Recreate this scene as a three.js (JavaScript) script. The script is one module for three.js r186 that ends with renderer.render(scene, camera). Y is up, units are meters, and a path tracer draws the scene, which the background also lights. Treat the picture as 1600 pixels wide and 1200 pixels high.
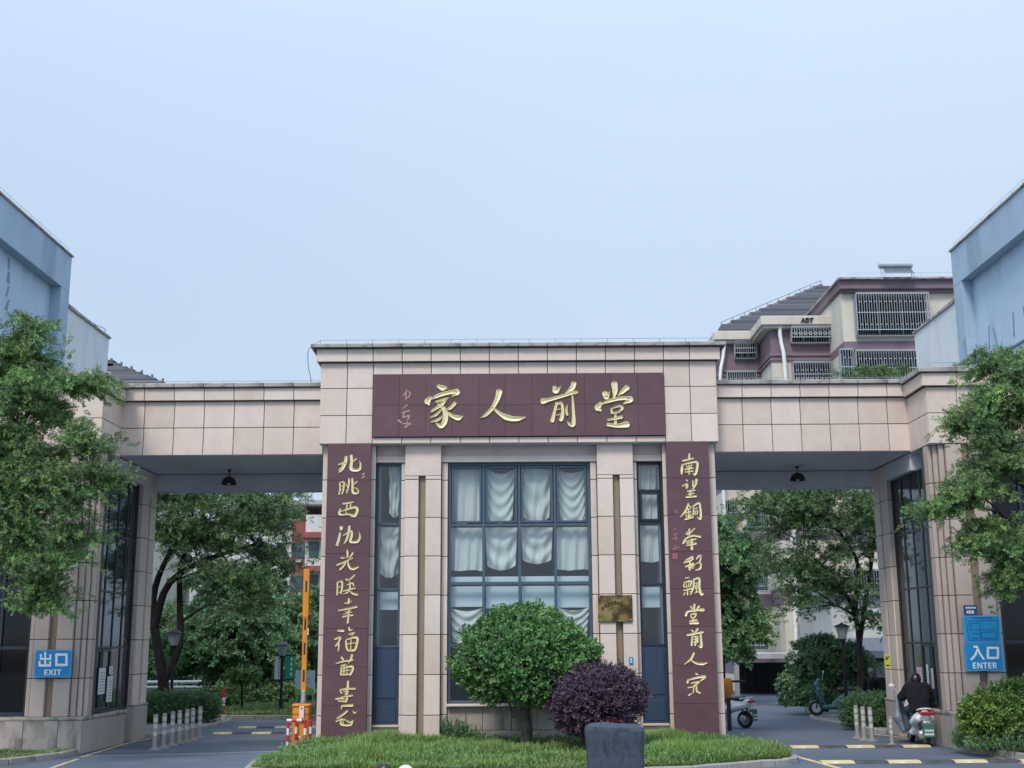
import * as THREE from 'three';
import { mergeGeometries } from 'three/addons/utils/BufferGeometryUtils.js';
import { MarchingCubes } from 'three/addons/objects/MarchingCubes.js';
import { FontLoader } from 'three/addons/loaders/FontLoader.js';
import { TextGeometry } from 'three/addons/geometries/TextGeometry.js';

// ---------------------------------------------------------------- camera, sky, sun, exposure
const scene = new THREE.Scene();
const F = 1920, PITCH = Math.atan(408 / 1920), ROLL = -0.006, EYE = 2.2;
const camera = new THREE.PerspectiveCamera(2 * Math.atan(600 / F) * 180 / Math.PI, 4 / 3, 0.1, 1500);
camera.position.set(0, EYE, 0);
camera.rotation.set(PITCH, 0, ROLL, 'YXZ');
camera.updateMatrixWorld(true);
const SUN = new THREE.Vector3(-0.25, 0.78, 0.62).normalize();
const EXPOSURE = 1.5;
{
  const W = 512, H = 256, d = new Float32Array(W * H * 4), v = new THREE.Vector3();
  for (let j = 0; j < H; j++) for (let i = 0; i < W; i++) {
    const az = ((i + .5) / W - .5) * Math.PI * 2, el = ((j + .5) / H - .5) * Math.PI;
    v.set(Math.cos(el) * Math.cos(az), Math.sin(el), Math.cos(el) * Math.sin(az));
    const s = Math.max(0, v.y);
    const cn = fbm(i / W, j / H, 10, 501, 5) - .5, cl = cn * 2.6 + Math.sin(v.x * 3.1 + v.y * 5 + 1) * Math.sin(v.z * 2.7 - v.y * 3 + 2) * .5 + Math.sin(v.x * 7.3 - v.z * 5.1 + v.y * 9) * .22;
    const glow = Math.pow(Math.max(0, v.dot(SUN)), 3) * .55;
    const hz = Math.exp(-s * 7);
    let r = .386 + .02 * hz, g = .476 + .015 * hz, b = .600 + .01 * hz;
    const k = (1 + .03 * cl) * (1 + 1.1 * s * s * s) + glow;
    r *= k * (1 + .03 * cl); g *= k * (1 + .008 * cl); b *= k;
    if (v.y < 0) { r = .2; g = .21; b = .22; }
    const o = (j * W + i) * 4; d[o] = r; d[o + 1] = g; d[o + 2] = b; d[o + 3] = 1;
  }
  const t = new THREE.DataTexture(d, W, H, THREE.RGBAFormat, THREE.FloatType);
  t.mapping = THREE.EquirectangularReflectionMapping; t.magFilter = t.minFilter = THREE.LinearFilter; t.wrapS = THREE.RepeatWrapping; t.needsUpdate = true;
  scene.background = t; scene.environment = t;
}
const sun = new THREE.DirectionalLight(0xfff3e4, 1.5);
sun.position.copy(SUN).multiplyScalar(80).add(new THREE.Vector3(0, 0, -30)); sun.target.position.set(0, 0, -30);
sun.castShadow = true; sun.shadow.radius = 28; sun.shadow.mapSize.set(2048, 2048);
Object.assign(sun.shadow.camera, { left: -45, right: 45, top: 45, bottom: -45, near: 1, far: 200 });
scene.add(sun, sun.target);
const renderer = new THREE.WebGLRenderer({ antialias: true });
renderer.setSize(1024, 768);
renderer.toneMapping = THREE.LinearToneMapping; renderer.toneMappingExposure = EXPOSURE;
renderer.shadowMap.enabled = true;

// ---------------------------------------------------------------- helpers
function RNG(s) { return () => { s |= 0; s = s + 0x6D2B79F5 | 0; let t = Math.imul(s ^ s >>> 15, 1 | s); t = t + Math.imul(t ^ t >>> 7, 61 | t) ^ t; return ((t ^ t >>> 14) >>> 0) / 4294967296; }; }
const V = (x, y, z) => new THREE.Vector3(x, y, z);
function lerp(a, b, t) { return a + (b - a) * t; }
// where a sight line of the photograph meets the upright plane D metres ahead / the level plane at height h (used once, to survey the place)
function at(X, Y, D) { const r = V(X - 800, 600 - Y, -F).applyQuaternion(camera.quaternion); const k = D / -r.z; return V(r.x * k, EYE + r.y * k, -D); }
function gnd(X, Y, h = 0) { const r = V(X - 800, 600 - Y, -F).applyQuaternion(camera.quaternion); const k = (h - EYE) / r.y; return V(r.x * k, h, r.z * k); }
const used = {};
function numbered(n) { if (!(n in used)) { used[n] = 0; return n; } return n + '_' + String(++used[n]).padStart(3, '0'); }
function tag(o, label, category, group) { o.userData.label = label; o.userData.category = category; if (group) o.userData.group = group; return o; }
function thing(name, label, category, p = V(0, 0, 0), turn = 0, group) {
  const o = new THREE.Group(); o.name = numbered(name); o.position.copy(p); o.rotation.y = turn; scene.add(o);
  return tag(o, label, category, group);
}
function shadows(m) { m.castShadow = m.receiveShadow = true; return m; }
function part(name, geos, mat, parent, kind) {
  const g = Array.isArray(geos) ? mergeGeometries(geos.map(clean), false) : geos;
  const m = shadows(new THREE.Mesh(g, mat)); m.name = parent ? name : numbered(name);
  if (kind) m.userData.kind = kind;
  (parent || scene).add(m); return m;
}
function clean(g) {
  let h = g.index ? g.toNonIndexed() : g;
  for (const k of Object.keys(h.attributes)) if (!['position', 'normal', 'uv'].includes(k)) h.deleteAttribute(k);
  if (!h.attributes.uv) boxUV(h);
  return h;
}
function copyOf(root, label, p, turn) {
  const c = root.clone(); c.name = numbered(root.name.replace(/_\d{3}$/, '')); c.userData = { ...root.userData, label };
  c.position.copy(p); if (turn !== undefined) c.rotation.y = turn; scene.add(c); return c;
}
function boxUV(g, ox = 0, oy = 0) {
  const p = g.attributes.position, n = g.attributes.normal, uv = new Float32Array(p.count * 2);
  for (let i = 0; i < p.count; i++) {
    const ax = Math.abs(n.getX(i)), ay = Math.abs(n.getY(i)), az = Math.abs(n.getZ(i));
    const x = p.getX(i), y = p.getY(i), z = p.getZ(i);
    if (az >= ax && az >= ay) { uv[2 * i] = x; uv[2 * i + 1] = y; } else if (ax >= ay) { uv[2 * i] = z; uv[2 * i + 1] = y; } else { uv[2 * i] = x; uv[2 * i + 1] = z; }
    uv[2 * i] += ox; uv[2 * i + 1] += oy;
  }
  g.setAttribute('uv', new THREE.BufferAttribute(uv, 2)); return g;
}
function fromPolys(polys, centre) {  // convex polygons, flat shaded, turned outwards from centre when it is given
  const pos = [], nor = [], a = V(), b = V(), n = V();
  for (let P of polys) {
    a.subVectors(P[1], P[0]); b.subVectors(P[2], P[0]); n.crossVectors(a, b).normalize();
    if (centre && n.dot(a.subVectors(P[0], centre)) < 0) { P = [...P].reverse(); n.negate(); }
    for (let i = 1; i < P.length - 1; i++) for (const q of [P[0], P[i], P[i + 1]]) { pos.push(q.x, q.y, q.z); nor.push(n.x, n.y, n.z); }
  }
  const g = new THREE.BufferGeometry();
  g.setAttribute('position', new THREE.Float32BufferAttribute(pos, 3)); g.setAttribute('normal', new THREE.Float32BufferAttribute(nor, 3));
  return boxUV(g);
}
function bx(x0, x1, y0, y1, z0, z1, c = 0) {   // box, optionally with chamfered edges
  if (x0 > x1) [x0, x1] = [x1, x0];
  if (y0 > y1) [y0, y1] = [y1, y0];
  if (z0 > z1) [z0, z1] = [z1, z0];
  const lo = [x0, y0, z0], hi = [x1, y1, z1], ctr = V((x0 + x1) / 2, (y0 + y1) / 2, (z0 + z1) / 2), polys = [];
  const P = (s, inset) => V(...[0, 1, 2].map(k => (s[k] > 0 ? hi[k] - (inset[k] ? c : 0) : lo[k] + (inset[k] ? c : 0))));
  for (let k = 0; k < 3; k++) for (const s of [-1, 1]) {
    const a = (k + 1) % 3, b = (k + 2) % 3, ins = [1, 1, 1]; ins[k] = 0;
    polys.push([[-1, -1], [1, -1], [1, 1], [-1, 1]].map(([u, w]) => { const q = []; q[k] = s; q[a] = u; q[b] = w; return P(q, ins); }));
  }
  if (c > 0) {
    for (let k = 0; k < 3; k++) { const a = (k + 1) % 3, b = (k + 2) % 3;
      for (const sa of [-1, 1]) for (const sb of [-1, 1]) {
        const q0 = [], q1 = []; q0[k] = -1; q1[k] = 1; q0[a] = q1[a] = sa; q0[b] = q1[b] = sb;
        const i1 = [1, 1, 1], i2 = [1, 1, 1]; i1[a] = 0; i2[b] = 0;
        polys.push([P(q0, i1), P(q1, i1), P(q1, i2), P(q0, i2)]);
      } }
    for (const x of [-1, 1]) for (const y of [-1, 1]) for (const z of [-1, 1]) polys.push([P([x, y, z], [0, 1, 1]), P([x, y, z], [1, 0, 1]), P([x, y, z], [1, 1, 0])]);
  }
  return fromPolys(polys, ctr);
}
function cyl(p0, p1, r0, r1 = r0, seg = 10, open = false) {
  const h = p0.distanceTo(p1), g = new THREE.CylinderGeometry(r1, r0, h, seg, 1, open);
  g.applyQuaternion(new THREE.Quaternion().setFromUnitVectors(V(0, 1, 0), V().subVectors(p1, p0).normalize()));
  g.translate((p0.x + p1.x) / 2, (p0.y + p1.y) / 2, (p0.z + p1.z) / 2); return g;
}
function tube(pts, r, seg = 6, n = 0) {
  return new THREE.TubeGeometry(new THREE.CatmullRomCurve3(pts), n || Math.max(4, pts.length * 4), r, seg);
}
function taper(pts, r0, r1, seg = 7) {    // a bent tapering limb
  const c = new THREE.CatmullRomCurve3(pts), n = Math.max(3, pts.length * 3), g = new THREE.TubeGeometry(c, n, 1, seg), p = g.attributes.position;
  for (let i = 0; i <= n; i++) { const q = c.getPointAt(i / n), r = lerp(r0, r1, i / n);
    for (let j = 0; j <= seg; j++) { const k = i * (seg + 1) + j; p.setXYZ(k, q.x + (p.getX(k) - q.x) * r, q.y + (p.getY(k) - q.y) * r, q.z + (p.getZ(k) - q.z) * r); } }
  return g;
}
function ball(x, y, z, rx, ry = rx, rz = rx, s = 12) { const g = new THREE.SphereGeometry(1, s, Math.ceil(s * .7)); g.scale(rx, ry, rz); g.translate(x, y, z); g.computeVertexNormals(); return g; }
function lathe(prof, x = 0, y = 0, z = 0, seg = 20) { const g = new THREE.LatheGeometry(prof.map(([r, h]) => new THREE.Vector2(r, h)), seg); g.translate(x, y, z); return g; }
function prism(pts, y0, y1, z = null) {   // footprint (x, z) pairs raised from y0 to y1
  const s = new THREE.Shape(pts.map(([x, zz]) => new THREE.Vector2(x, -zz)));
  const g = new THREE.ExtrudeGeometry(s, { depth: y1 - y0, bevelEnabled: false }); g.rotateX(-Math.PI / 2); g.translate(0, y0, 0); return boxUV(clean(g));
}

// ---------------------------------------------------------------- procedural textures and materials
function hash(x, y, s) { let h = Math.imul(x, 374761393) ^ Math.imul(y, 668265263) ^ Math.imul(s, 1442695041); h = Math.imul(h ^ h >>> 13, 1274126177); return ((h ^ h >>> 16) >>> 0) / 4294967296; }
function vn(u, v, n, s) { // tiling value noise, n cells across
  const x = u * n, y = v * n, i = Math.floor(x), j = Math.floor(y), a = x - i, b = y - j, f = a * a * (3 - 2 * a), g = b * b * (3 - 2 * b), w = k => ((k % n) + n) % n;
  return lerp(lerp(hash(w(i), w(j), s), hash(w(i + 1), w(j), s), f), lerp(hash(w(i), w(j + 1), s), hash(w(i + 1), w(j + 1), s), f), g);
}
function fbm(u, v, n, s, o = 4) { let r = 0, a = .5, t = 0; for (let k = 0; k < o; k++) { r += a * vn(u, v, n << k, s + k); t += a; a *= .5; } return r / t; }
const toS = c => c <= .0031308 ? c * 12.92 : 1.055 * Math.pow(c, 1 / 2.4) - .055;
function tex(N, metres, fn, srgb = true) {
  const d = new Uint8Array(N * N * 4);
  for (let j = 0; j < N; j++) for (let i = 0; i < N; i++) { const c = fn(i / N, j / N), o = (j * N + i) * 4;
    for (let k = 0; k < 3; k++) d[o + k] = 255 * Math.min(1, Math.max(0, srgb ? toS(c[k]) : c[k])); d[o + 3] = 255; }
  const t = new THREE.DataTexture(d, N, N); t.wrapS = t.wrapT = THREE.RepeatWrapping; t.magFilter = THREE.LinearFilter; t.minFilter = THREE.LinearMipmapLinearFilter; t.generateMipmaps = true;
  if (srgb) t.colorSpace = THREE.SRGBColorSpace; t.repeat.set(1 / metres, 1 / metres); t.needsUpdate = true; return t;
}
const mul = (c, k) => [c[0] * k, c[1] * k, c[2] * k], mix3 = (a, b, t) => [lerp(a[0], b[0], t), lerp(a[1], b[1], t), lerp(a[2], b[2], t)];
const clamp = (x, a = 0, b = 1) => Math.min(b, Math.max(a, x)), sstep = (a, b, x) => { const t = clamp((x - a) / (b - a)); return t * t * (3 - 2 * t); };
const rough = tex(256, 1.3, (u, v) => { const k = .55 + .3 * fbm(u, v, 6, 5) + .1 * hash(u * 256, v * 256, 9); return [k, k, k]; }, false);
const bumpT = tex(256, .6, (u, v) => { const k = .5 * fbm(u, v, 8, 15) + .5 * hash(u * 256, v * 256, 19); return [k, k, k]; }, false);
const std = (o) => new THREE.MeshStandardMaterial(o);
const lin = (r, g, b) => new THREE.Color().setRGB(r, g, b);
const stoneMap = tex(512, 2.2, (u, v) => {
  const sp = hash(u * 512, v * 512, 3), b = fbm(u, v, 3, 31), st = fbm(u, v * .25, 16, 77, 3);
  let k = .86 + .16 * b + .10 * (sp - .5) + .09 * (st - .5);
  return mix3(mul([.98, .95, .93], k), mul([.82, .78, .72], k), sstep(.55, .8, fbm(u, v, 5, 55)) * .5);
});
const stone = (r, g, b, o = {}) => std({ color: lin(r, g, b), map: stoneMap, roughness: .8, roughnessMap: rough, bumpMap: bumpT, bumpScale: .0012, ...o });
const M = {};
M.stones = [[.755, .655, .59], [.725, .625, .56], [.775, .68, .615], [.70, .60, .53]].map(c => stone(...c));
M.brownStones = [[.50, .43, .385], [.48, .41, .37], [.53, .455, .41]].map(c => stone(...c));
M.joint = std({ color: lin(.085, .075, .072), roughness: .95 });
M.slot = stone(.30, .235, .175);
M.greyStones = [[.42, .385, .36], [.39, .36, .335], [.45, .41, .385]].map(c => stone(...c));
const stain = (base, dark, amt, seed, metres = 3) => tex(512, metres, (u, v) => {
  const s = fbm(u, v * .3, 10, seed, 4), f = fbm(u, v, 5, seed + 9), k = 1 + .12 * (hash(u * 512, v * 512, seed) - .5) + .2 * (f - .5);
  return mix3(mul(base, k), mul(dark, k), amt * sstep(.42, .72, s * .65 + f * .35));
});
M.cap = std({ map: stain([.40, .38, .36], [.12, .12, .115], .85, 41, 2.6), roughness: .93, bumpMap: bumpT, bumpScale: .004 });
M.plinth = [51, 63].map(s => std({ map: stain([.42, .37, .335], [.13, .125, .11], .8, s, 2.1), roughness: .92, bumpMap: bumpT, bumpScale: .003 }));
M.greySoffit = std({ map: stain([.60, .62, .66], [.48, .50, .53], .6, 81, 4), roughness: .9 });
M.concrete = std({ map: stain([.33, .315, .30], [.14, .14, .13], .7, 91, 2.4), roughness: .95, bumpMap: bumpT, bumpScale: .004 });
const pm = tex(512, 1.6, (u, v) => { const s = hash(u * 512, v * 512, 13), f = fbm(u, v, 4, 23); return mix3([.100, .046, .054], [.178, .098, .110], clamp(.25 + .5 * (f - .5) + .55 * (s - .5))); });
M.purples = [1, .96, 1.04].map(k => std({ color: lin(k, k, k), map: pm, roughness: .5, roughnessMap: rough }));
M.gold = std({ color: lin(.86, .77, .45), roughness: .45, metalness: .15 });
M.pinkInk = std({ color: lin(.46, .27, .26), roughness: .7 });
M.redInk = std({ color: lin(.42, .13, .18), roughness: .7 });
M.frame = std({ color: lin(.075, .118, .155), roughness: .42, metalness: .25 });
M.frameDark = std({ color: lin(.022, .035, .052), roughness: .45, metalness: .2 });
M.glass = new THREE.MeshPhysicalMaterial({ color: lin(.84, .93, .97), transmission: 1, thickness: 0, roughness: .015, ior: 1.75 });
M.glassDark = new THREE.MeshPhysicalMaterial({ color: lin(.36, .46, .50), transmission: 1, thickness: 0, roughness: .03, ior: 1.42 });
M.navyPanel = std({ color: lin(.04, .065, .115), roughness: .3, metalness: .2 });
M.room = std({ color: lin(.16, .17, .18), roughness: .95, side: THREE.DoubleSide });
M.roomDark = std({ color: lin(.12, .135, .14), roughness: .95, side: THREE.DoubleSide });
const weave = tex(256, .12, (u, v) => { const k = .8 + .12 * Math.sin(u * 64 * Math.PI) * Math.sin(v * 64 * Math.PI) + .12 * (fbm(u, v, 8, 4) - .5); return [k * .98, k * .98, k * .95]; });
M.curtain = new THREE.MeshPhysicalMaterial({ color: lin(.93, .92, .87), map: weave, roughness: 1, side: THREE.DoubleSide, transmission: .15, thickness: 0, sheen: .3 });
M.board = std({ color: lin(.62, .67, .68), roughness: .7 });
M.black = std({ color: lin(.018, .018, .02), roughness: .55 });
M.blackMetal = std({ color: lin(.03, .032, .035), roughness: .45, metalness: .5 });
M.wire = std({ color: lin(.30, .31, .33), roughness: .5, metalness: .6 });
M.white = std({ color: lin(.74, .75, .75), roughness: .5 });
M.whitePaint = std({ map: stain([.70, .74, .77], [.50, .56, .60], .45, 101, 5), roughness: .85 });
M.blueGrey = std({ map: stain([.36, .48, .60], [.25, .34, .43], .85, 111, 6), roughness: .85, bumpMap: bumpT, bumpScale: .003 });
M.blueGreyWall = std({ map: stain([.46, .60, .74], [.34, .455, .575], .85, 121, 7), roughness: .9, bumpMap: bumpT, bumpScale: .003 });
M.scuff = std({ color: lin(.22, .30, .40), roughness: .95 });
M.scuffLight = std({ color: lin(.52, .62, .75), roughness: .95 });
M.cream = std({ map: stain([.62, .585, .50], [.43, .405, .345], .5, 131, 6), roughness: .9 });
M.purpleWall = std({ map: stain([.205, .155, .185], [.12, .09, .11], .55, 141, 6), roughness: .9 });
M.greyWall = std({ map: stain([.42, .42, .43], [.26, .26, .27], .5, 151, 6), roughness: .9 });
M.whiteWall = std({ map: stain([.66, .68, .68], [.45, .47, .48], .5, 161, 6), roughness: .9 });
M.redWall = std({ map: stain([.30, .10, .10], [.2, .07, .07], .5, 171, 6), roughness: .9 });
M.slate = [[.11, .12, .14], [.09, .10, .12], [.135, .145, .165]].map(c => std({ color: lin(...c), roughness: .8 }));
M.grille = std({ color: lin(.45, .48, .50), roughness: .4, metalness: .5 });
M.paneDark = std({ color: lin(.10, .14, .165), roughness: .06, metalness: .35 });
M.orange = std({ color: lin(.80, .30, .02), roughness: .42, map: stain([1, .95, .9], [.72, .62, .55], .5, 181, .9) });
M.red = std({ color: lin(.55, .03, .03), roughness: .5 });
M.tail = std({ color: lin(.42, .015, .03), roughness: .2 });
M.blue = std({ color: lin(.005, .24, .56), roughness: .45 });
M.blueMap = std({ color: lin(.003, .27, .56), roughness: .45 });
M.navy = std({ color: lin(.02, .06, .17), roughness: .45 });
M.silver = std({ color: lin(.5, .52, .54), roughness: .35, metalness: .7 });
M.bronze = std({ map: tex(256, .9, (u, v) => { const f = fbm(u, v, 4, 7), g = fbm(u, v, 3, 88); return mix3([.09, .055, .02], [.42, .30, .11], sstep(.35, .7, f * .6 + g * .4)); }), roughness: .3, metalness: .75 });
M.asphalt = std({ map: tex(1024, 9, (u, v) => { const s = hash(u * 1024, v * 1024, 33), f = fbm(u, v, 4, 34), w = fbm(u, v, 14, 36); const k = .72 + .55 * f + .5 * (s - .5) + .3 * (w - .5) - .25 * sstep(.62, .66, fbm(u, v, 3, 38)); return mul([.098, .125, .165], k); }), roughness: .88, bumpMap: bumpT, bumpScale: .004 });
M.pave = std({ map: stain([.25, .245, .235], [.15, .15, .145], .6, 191, 4), roughness: .95 });
M.soil = std({ map: stain([.05, .065, .028], [.028, .034, .016], .7, 201, 1.7), roughness: 1 });
M.yellowLine = std({ map: stain([.62, .50, .27], [.34, .29, .2], .75, 211, 1), roughness: .85 });
M.whiteLine = std({ map: stain([.42, .42, .40], [.2, .2, .2], .9, 221, 1), roughness: .85 });
M.humpYellow = std({ map: stain([.66, .55, .30], [.38, .32, .2], .6, 231, .7), roughness: .8 });
M.humpBlack = std({ map: stain([.055, .055, .06], [.1, .1, .1], .6, 241, .7), roughness: .8 });
M.bark = std({ map: tex(256, .5, (u, v) => { const k = fbm(u, v * .25, 12, 61); return mix3([.012, .011, .011], [.05, .043, .038], k); }), roughness: 1, bumpMap: bumpT, bumpScale: .01 });
M.barkGrey = std({ map: tex(256, .4, (u, v) => { const k = fbm(u, v * .25, 12, 66); return mix3([.06, .05, .04], [.19, .165, .13], k); }), roughness: 1, bumpMap: bumpT, bumpScale: .008 });
const leafM = (r, g, b, t = .3) => new THREE.MeshPhysicalMaterial({ color: lin(r, g, b), roughness: .62, side: THREE.DoubleSide, transmission: t, thickness: 0 });
M.leaf = leafM(.14, .275, .10); M.leafDark = leafM(.13, .255, .105); M.leafBush = leafM(.098, .228, .07, .2); M.leafPurple = leafM(.085, .055, .10, .15);
M.leafYellow = leafM(.15, .28, .055); M.grass = leafM(.18, .315, .085, .3);

const pick = (a, r) => a[Math.floor(r() * a.length) % a.length];
const tileCache = {};
function slab(w, h, t, axis, c, rng) { // a stone facing piece centred on its own middle, three cuts of each size
  const cut = Math.floor(rng() * 3), key = [w.toFixed(3), h.toFixed(3), t.toFixed(3), axis, c, cut].join();
  if (!tileCache[key]) tileCache[key] = boxUV(axis === 'x' ? bx(-t / 2, t / 2, -h / 2, h / 2, -w / 2, w / 2, c) : bx(-w / 2, w / 2, -h / 2, h / 2, -t / 2, t / 2, c), cut * .73, cut * .41);
  return tileCache[key];
}
// facing of separate stones: us and ys are joint positions; face is where the outer surface stands, out = +-1 the way it looks
function facing(parent, name, us, ys, face, t, mats, rng, { axis = 'z', out = 1, gap = .016, c = .005, skip } = {}) {
  for (let i = 0; i + 1 < us.length; i++) for (let j = 0; j + 1 < ys.length; j++) {
    if (skip && skip(i, j)) continue;
    const a = Math.min(us[i], us[i + 1]), b = Math.max(us[i], us[i + 1]), w = b - a - gap, h = Math.abs(ys[j + 1] - ys[j]) - gap, u = (a + b) / 2, y = (ys[j] + ys[j + 1]) / 2;
    const f = face - out * (t / 2) + (rng() - .5) * .004;
    const m = shadows(new THREE.Mesh(slab(w, h, t, axis, c, rng), pick(mats, rng))); m.name = name;
    if (axis === 'x') m.position.set(f, y, u); else m.position.set(u, y, f);
    parent.add(m);
  }
}
const steps = (a, b, n) => Array.from({ length: n + 1 }, (_, i) => lerp(a, b, i / n));

// a glazed window: the frame is the part, its panes are sub-parts. axis z: looks to +z; axis x: plane of constant x
function glazing(parent, cols, rows, face, glass, mat, { axis = 'z', out = 1, bar = .06, deep = .09, sash = () => false, skipPane = () => false } = {}) {
  const g = [], put = (u0, u1, y0, y1, d0, d1, c = .006) => g.push(axis === 'z' ? bx(u0, u1, y0, y1, face - d0 * out, face - d1 * out, c) : bx(face - d0 * out, face - d1 * out, y0, y1, u0, u1, c));
  const h = bar / 2, U = cols, Y = rows, panes = [];
  U.forEach((u, i) => { const e = i === 0 ? bar : i === U.length - 1 ? -bar : 0; put(e ? u : u - h, e ? u + e : u + h, Y[0], Y[Y.length - 1], 0, deep); });
  Y.forEach((y, j) => { const e = j === 0 ? bar : j === Y.length - 1 ? -bar : 0;
    for (let i = 0; i + 1 < U.length; i++) put(U[i] + (i ? h : bar), U[i + 1] - (i + 2 === U.length ? bar : h), e ? y : y - h, e ? y + e : y + h, .004, deep - .004); });
  for (let i = 0; i + 1 < U.length; i++) for (let j = 0; j + 1 < Y.length; j++) {
    let a = U[i] + (i ? h : bar), b = U[i + 1] - (i + 2 === U.length ? bar : h), y0 = Y[j] + (j ? h : bar), y1 = Y[j + 1] - (j + 2 === Y.length ? bar : h);
    if (sash(i, j)) { const s = .05, q = .012; put(a + q, a + q + s, y0 + q, y1 - q, -.012, deep - .02); put(b - q - s, b - q, y0 + q, y1 - q, -.012, deep - .02); put(a + q + s, b - q - s, y0 + q, y0 + q + s, -.01, deep - .022); put(a + q + s, b - q - s, y1 - q - s, y1 - q, -.01, deep - .022); a += q + s * .8; b -= q + s * .8; y0 += q + s * .8; y1 -= q + s * .8; }
    if (!skipPane(i, j)) panes.push([a - .004, b + .004, y0 - .004, y1 + .004]);
  }
  const win = part('window', g, mat, parent);
  for (const [a, b, y0, y1] of panes) {
    const p = new THREE.PlaneGeometry(b - a, y1 - y0); if (axis === 'x') p.rotateY(out * Math.PI / 2);
    const m = part('pane', p, glass, win);
    if (axis === 'z') m.position.set((a + b) / 2, (y0 + y1) / 2, face - out * deep * .55); else m.position.set(face - out * deep * .55, (y0 + y1) / 2, (a + b) / 2);
  }
  return win;
}
function wireRail(parent, a, b, posts, h = .14) { // lightning wire on small stays along a roof edge
  const g = [cyl(V(a.x, a.y + h, a.z), V(b.x, b.y + h, b.z), .006, .006, 5)];
  for (let i = 0; i <= posts; i++) { const p = V().lerpVectors(a, b, i / posts); g.push(cyl(p, V(p.x, p.y + h, p.z), .006, .006, 5)); }
  return part('roof_wire', g, M.wire, parent);
}

// ---------------------------------------------------------------- ground and roads
function struct(name, geos, mat) { const m = part(name, geos, mat); m.userData.kind = 'structure'; return m; }
struct('ground', bx(-400, 400, -.6, -.03, -600, 60), M.pave);
struct('road', bx(-16, 16, -.03, 0, -70, 30), M.asphalt);
const gR = RNG(11);
// raised beds: outline of (x, D), kerb stones round them, soil inside
function kerbRun(kerb, pts, h, w = .14, len = .8) {
  for (let i = 0; i + 1 < pts.length; i++) {
    const [x0, d0] = pts[i], [x1, d1] = pts[i + 1], L = Math.hypot(x1 - x0, d1 - d0), n = Math.max(1, Math.round(L / len));
    for (let k = 0; k < n; k++) {
      const a = k / n, b = (k + 1) / n, m = shadows(new THREE.Mesh(slab(L / n, h + .06, w, 'z', .018, gR), M.concrete)); m.name = 'kerb_stone';
      m.position.set(lerp(x0, x1, (a + b) / 2), (h - .06) / 2 + (gR() - .5) * .008, -lerp(d0, d1, (a + b) / 2));
      m.rotation.y = Math.atan2(d1 - d0, x1 - x0); m.scale.x = .985; kerb.add(m);
    }
  }
}
function bed(name, outline, h, kerbPts, mat = M.soil) {
  const k = new THREE.Group(); k.name = numbered('kerb'); k.userData.kind = 'structure'; scene.add(k);
  struct(name, prism(outline.map(([x, d]) => [x, -d]), -.02, h - .03), mat);
  kerbRun(k, kerbPts, h);
}
const arc = (cx, cd, r, a0, a1, n) => Array.from({ length: n + 1 }, (_, i) => [cx + r * Math.cos(lerp(a0, a1, i / n)), cd + r * Math.sin(lerp(a0, a1, i / n))]);
const island = [[-4.45, 28.3], [-4.62, 26], [-4.85, 24], [-4.7, 22.6], [-3.6, 22], [0, 21.8], [3.1, 22.4], ...arc(4.2, 24.5, 1.15, -1.35, .35, 6), [5.05, 26.4], [4.75, 28.3]];
bed('island_bed', island, .12, island);
const leftBed = [[-9.16, 26.7], [-9.22, 25.9], [-9.75, 24.6], [-11, 22.6], [-16, 21], [-16, 26.7]];
bed('left_bed', leftBed, .13, leftBed.slice(0, 5));
const rightBed = [[9.3, 26.7], [9.34, 26], [9.65, 24.6], [10.6, 22.2], [16, 20.6], [16, 26.7]];
bed('right_bed', rightBed, .13, rightBed.slice(0, 5));
// pavements along the inner side of the drives and the garden beyond
bed('pavement', [[-9.2, 31.5], [-8.75, 31.5], [-8.3, 36.6], [-8.5, 38], [-20, 38], [-20, 31.5]], .12, [[-9.2, 31.55], [-8.75, 31.55], [-8.3, 36.6], [-8.5, 38], [-20, 38]], M.pave);
bed('pavement', [[9.2, 31.5], [9, 31.5], [8.6, 36.6], [8.9, 38], [20, 38], [20, 31.5]], .12, [[9.2, 31.55], [9, 31.55], [8.6, 36.6], [8.9, 38], [20, 38]], M.pave);
bed('garden_lawn', [[-24, 40.6], [-9.6, 39.2], [-3, 38.6], [3.6, 38.8], [3.6, 62], [-24, 62]], .14, [[-24, 40.6], [-9.6, 39.2], [-3, 38.6], [3.6, 38.8]]);
// painted lines
function line(name, pts, w, mat, lift = .004) {
  const g = [];
  for (let i = 0; i + 1 < pts.length; i++) { const a = pts[i], b = pts[i + 1], n = V(b[1] - a[1], 0, b[0] - a[0]).normalize().multiplyScalar(w / 2);
    g.push(fromPolys([[V(a[0] - n.x, lift, -a[1] - n.z), V(b[0] - n.x, lift, -b[1] - n.z), V(b[0] + n.x, lift, -b[1] + n.z), V(a[0] + n.x, lift, -a[1] + n.z)]], V(0, -50, -30))); }
  struct(name, g, mat);
}
const gp = (X, Y) => { const p = gnd(X, Y); return [p.x, -p.z]; };
line('yellow_line', [gp(1213, 1174), gp(1262, 1187), gp(1330, 1206)], .12, M.yellowLine);
line('yellow_line', [gp(1487, 1165), gp(1560, 1184), gp(1640, 1203)], .09, M.yellowLine);
line('yellow_line', [gp(128, 1183), gp(200, 1161), gp(262, 1148), gp(345, 1131)], .09, M.yellowLine);
line('yellow_line', [gp(60, 1207), gp(122, 1186)], .09, M.yellowLine);
line('yellow_line', [gp(1356, 1146), gp(1420, 1154), gp(1490, 1160)], .09, M.yellowLine);
line('white_line', [gp(130, 1182), gp(300, 1178), gp(440, 1174)], .1, M.whiteLine);
line('drain_joint', [gp(130, 1179), gp(300, 1175.4), gp(440, 1171)], .05, M.humpBlack, .005);
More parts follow.
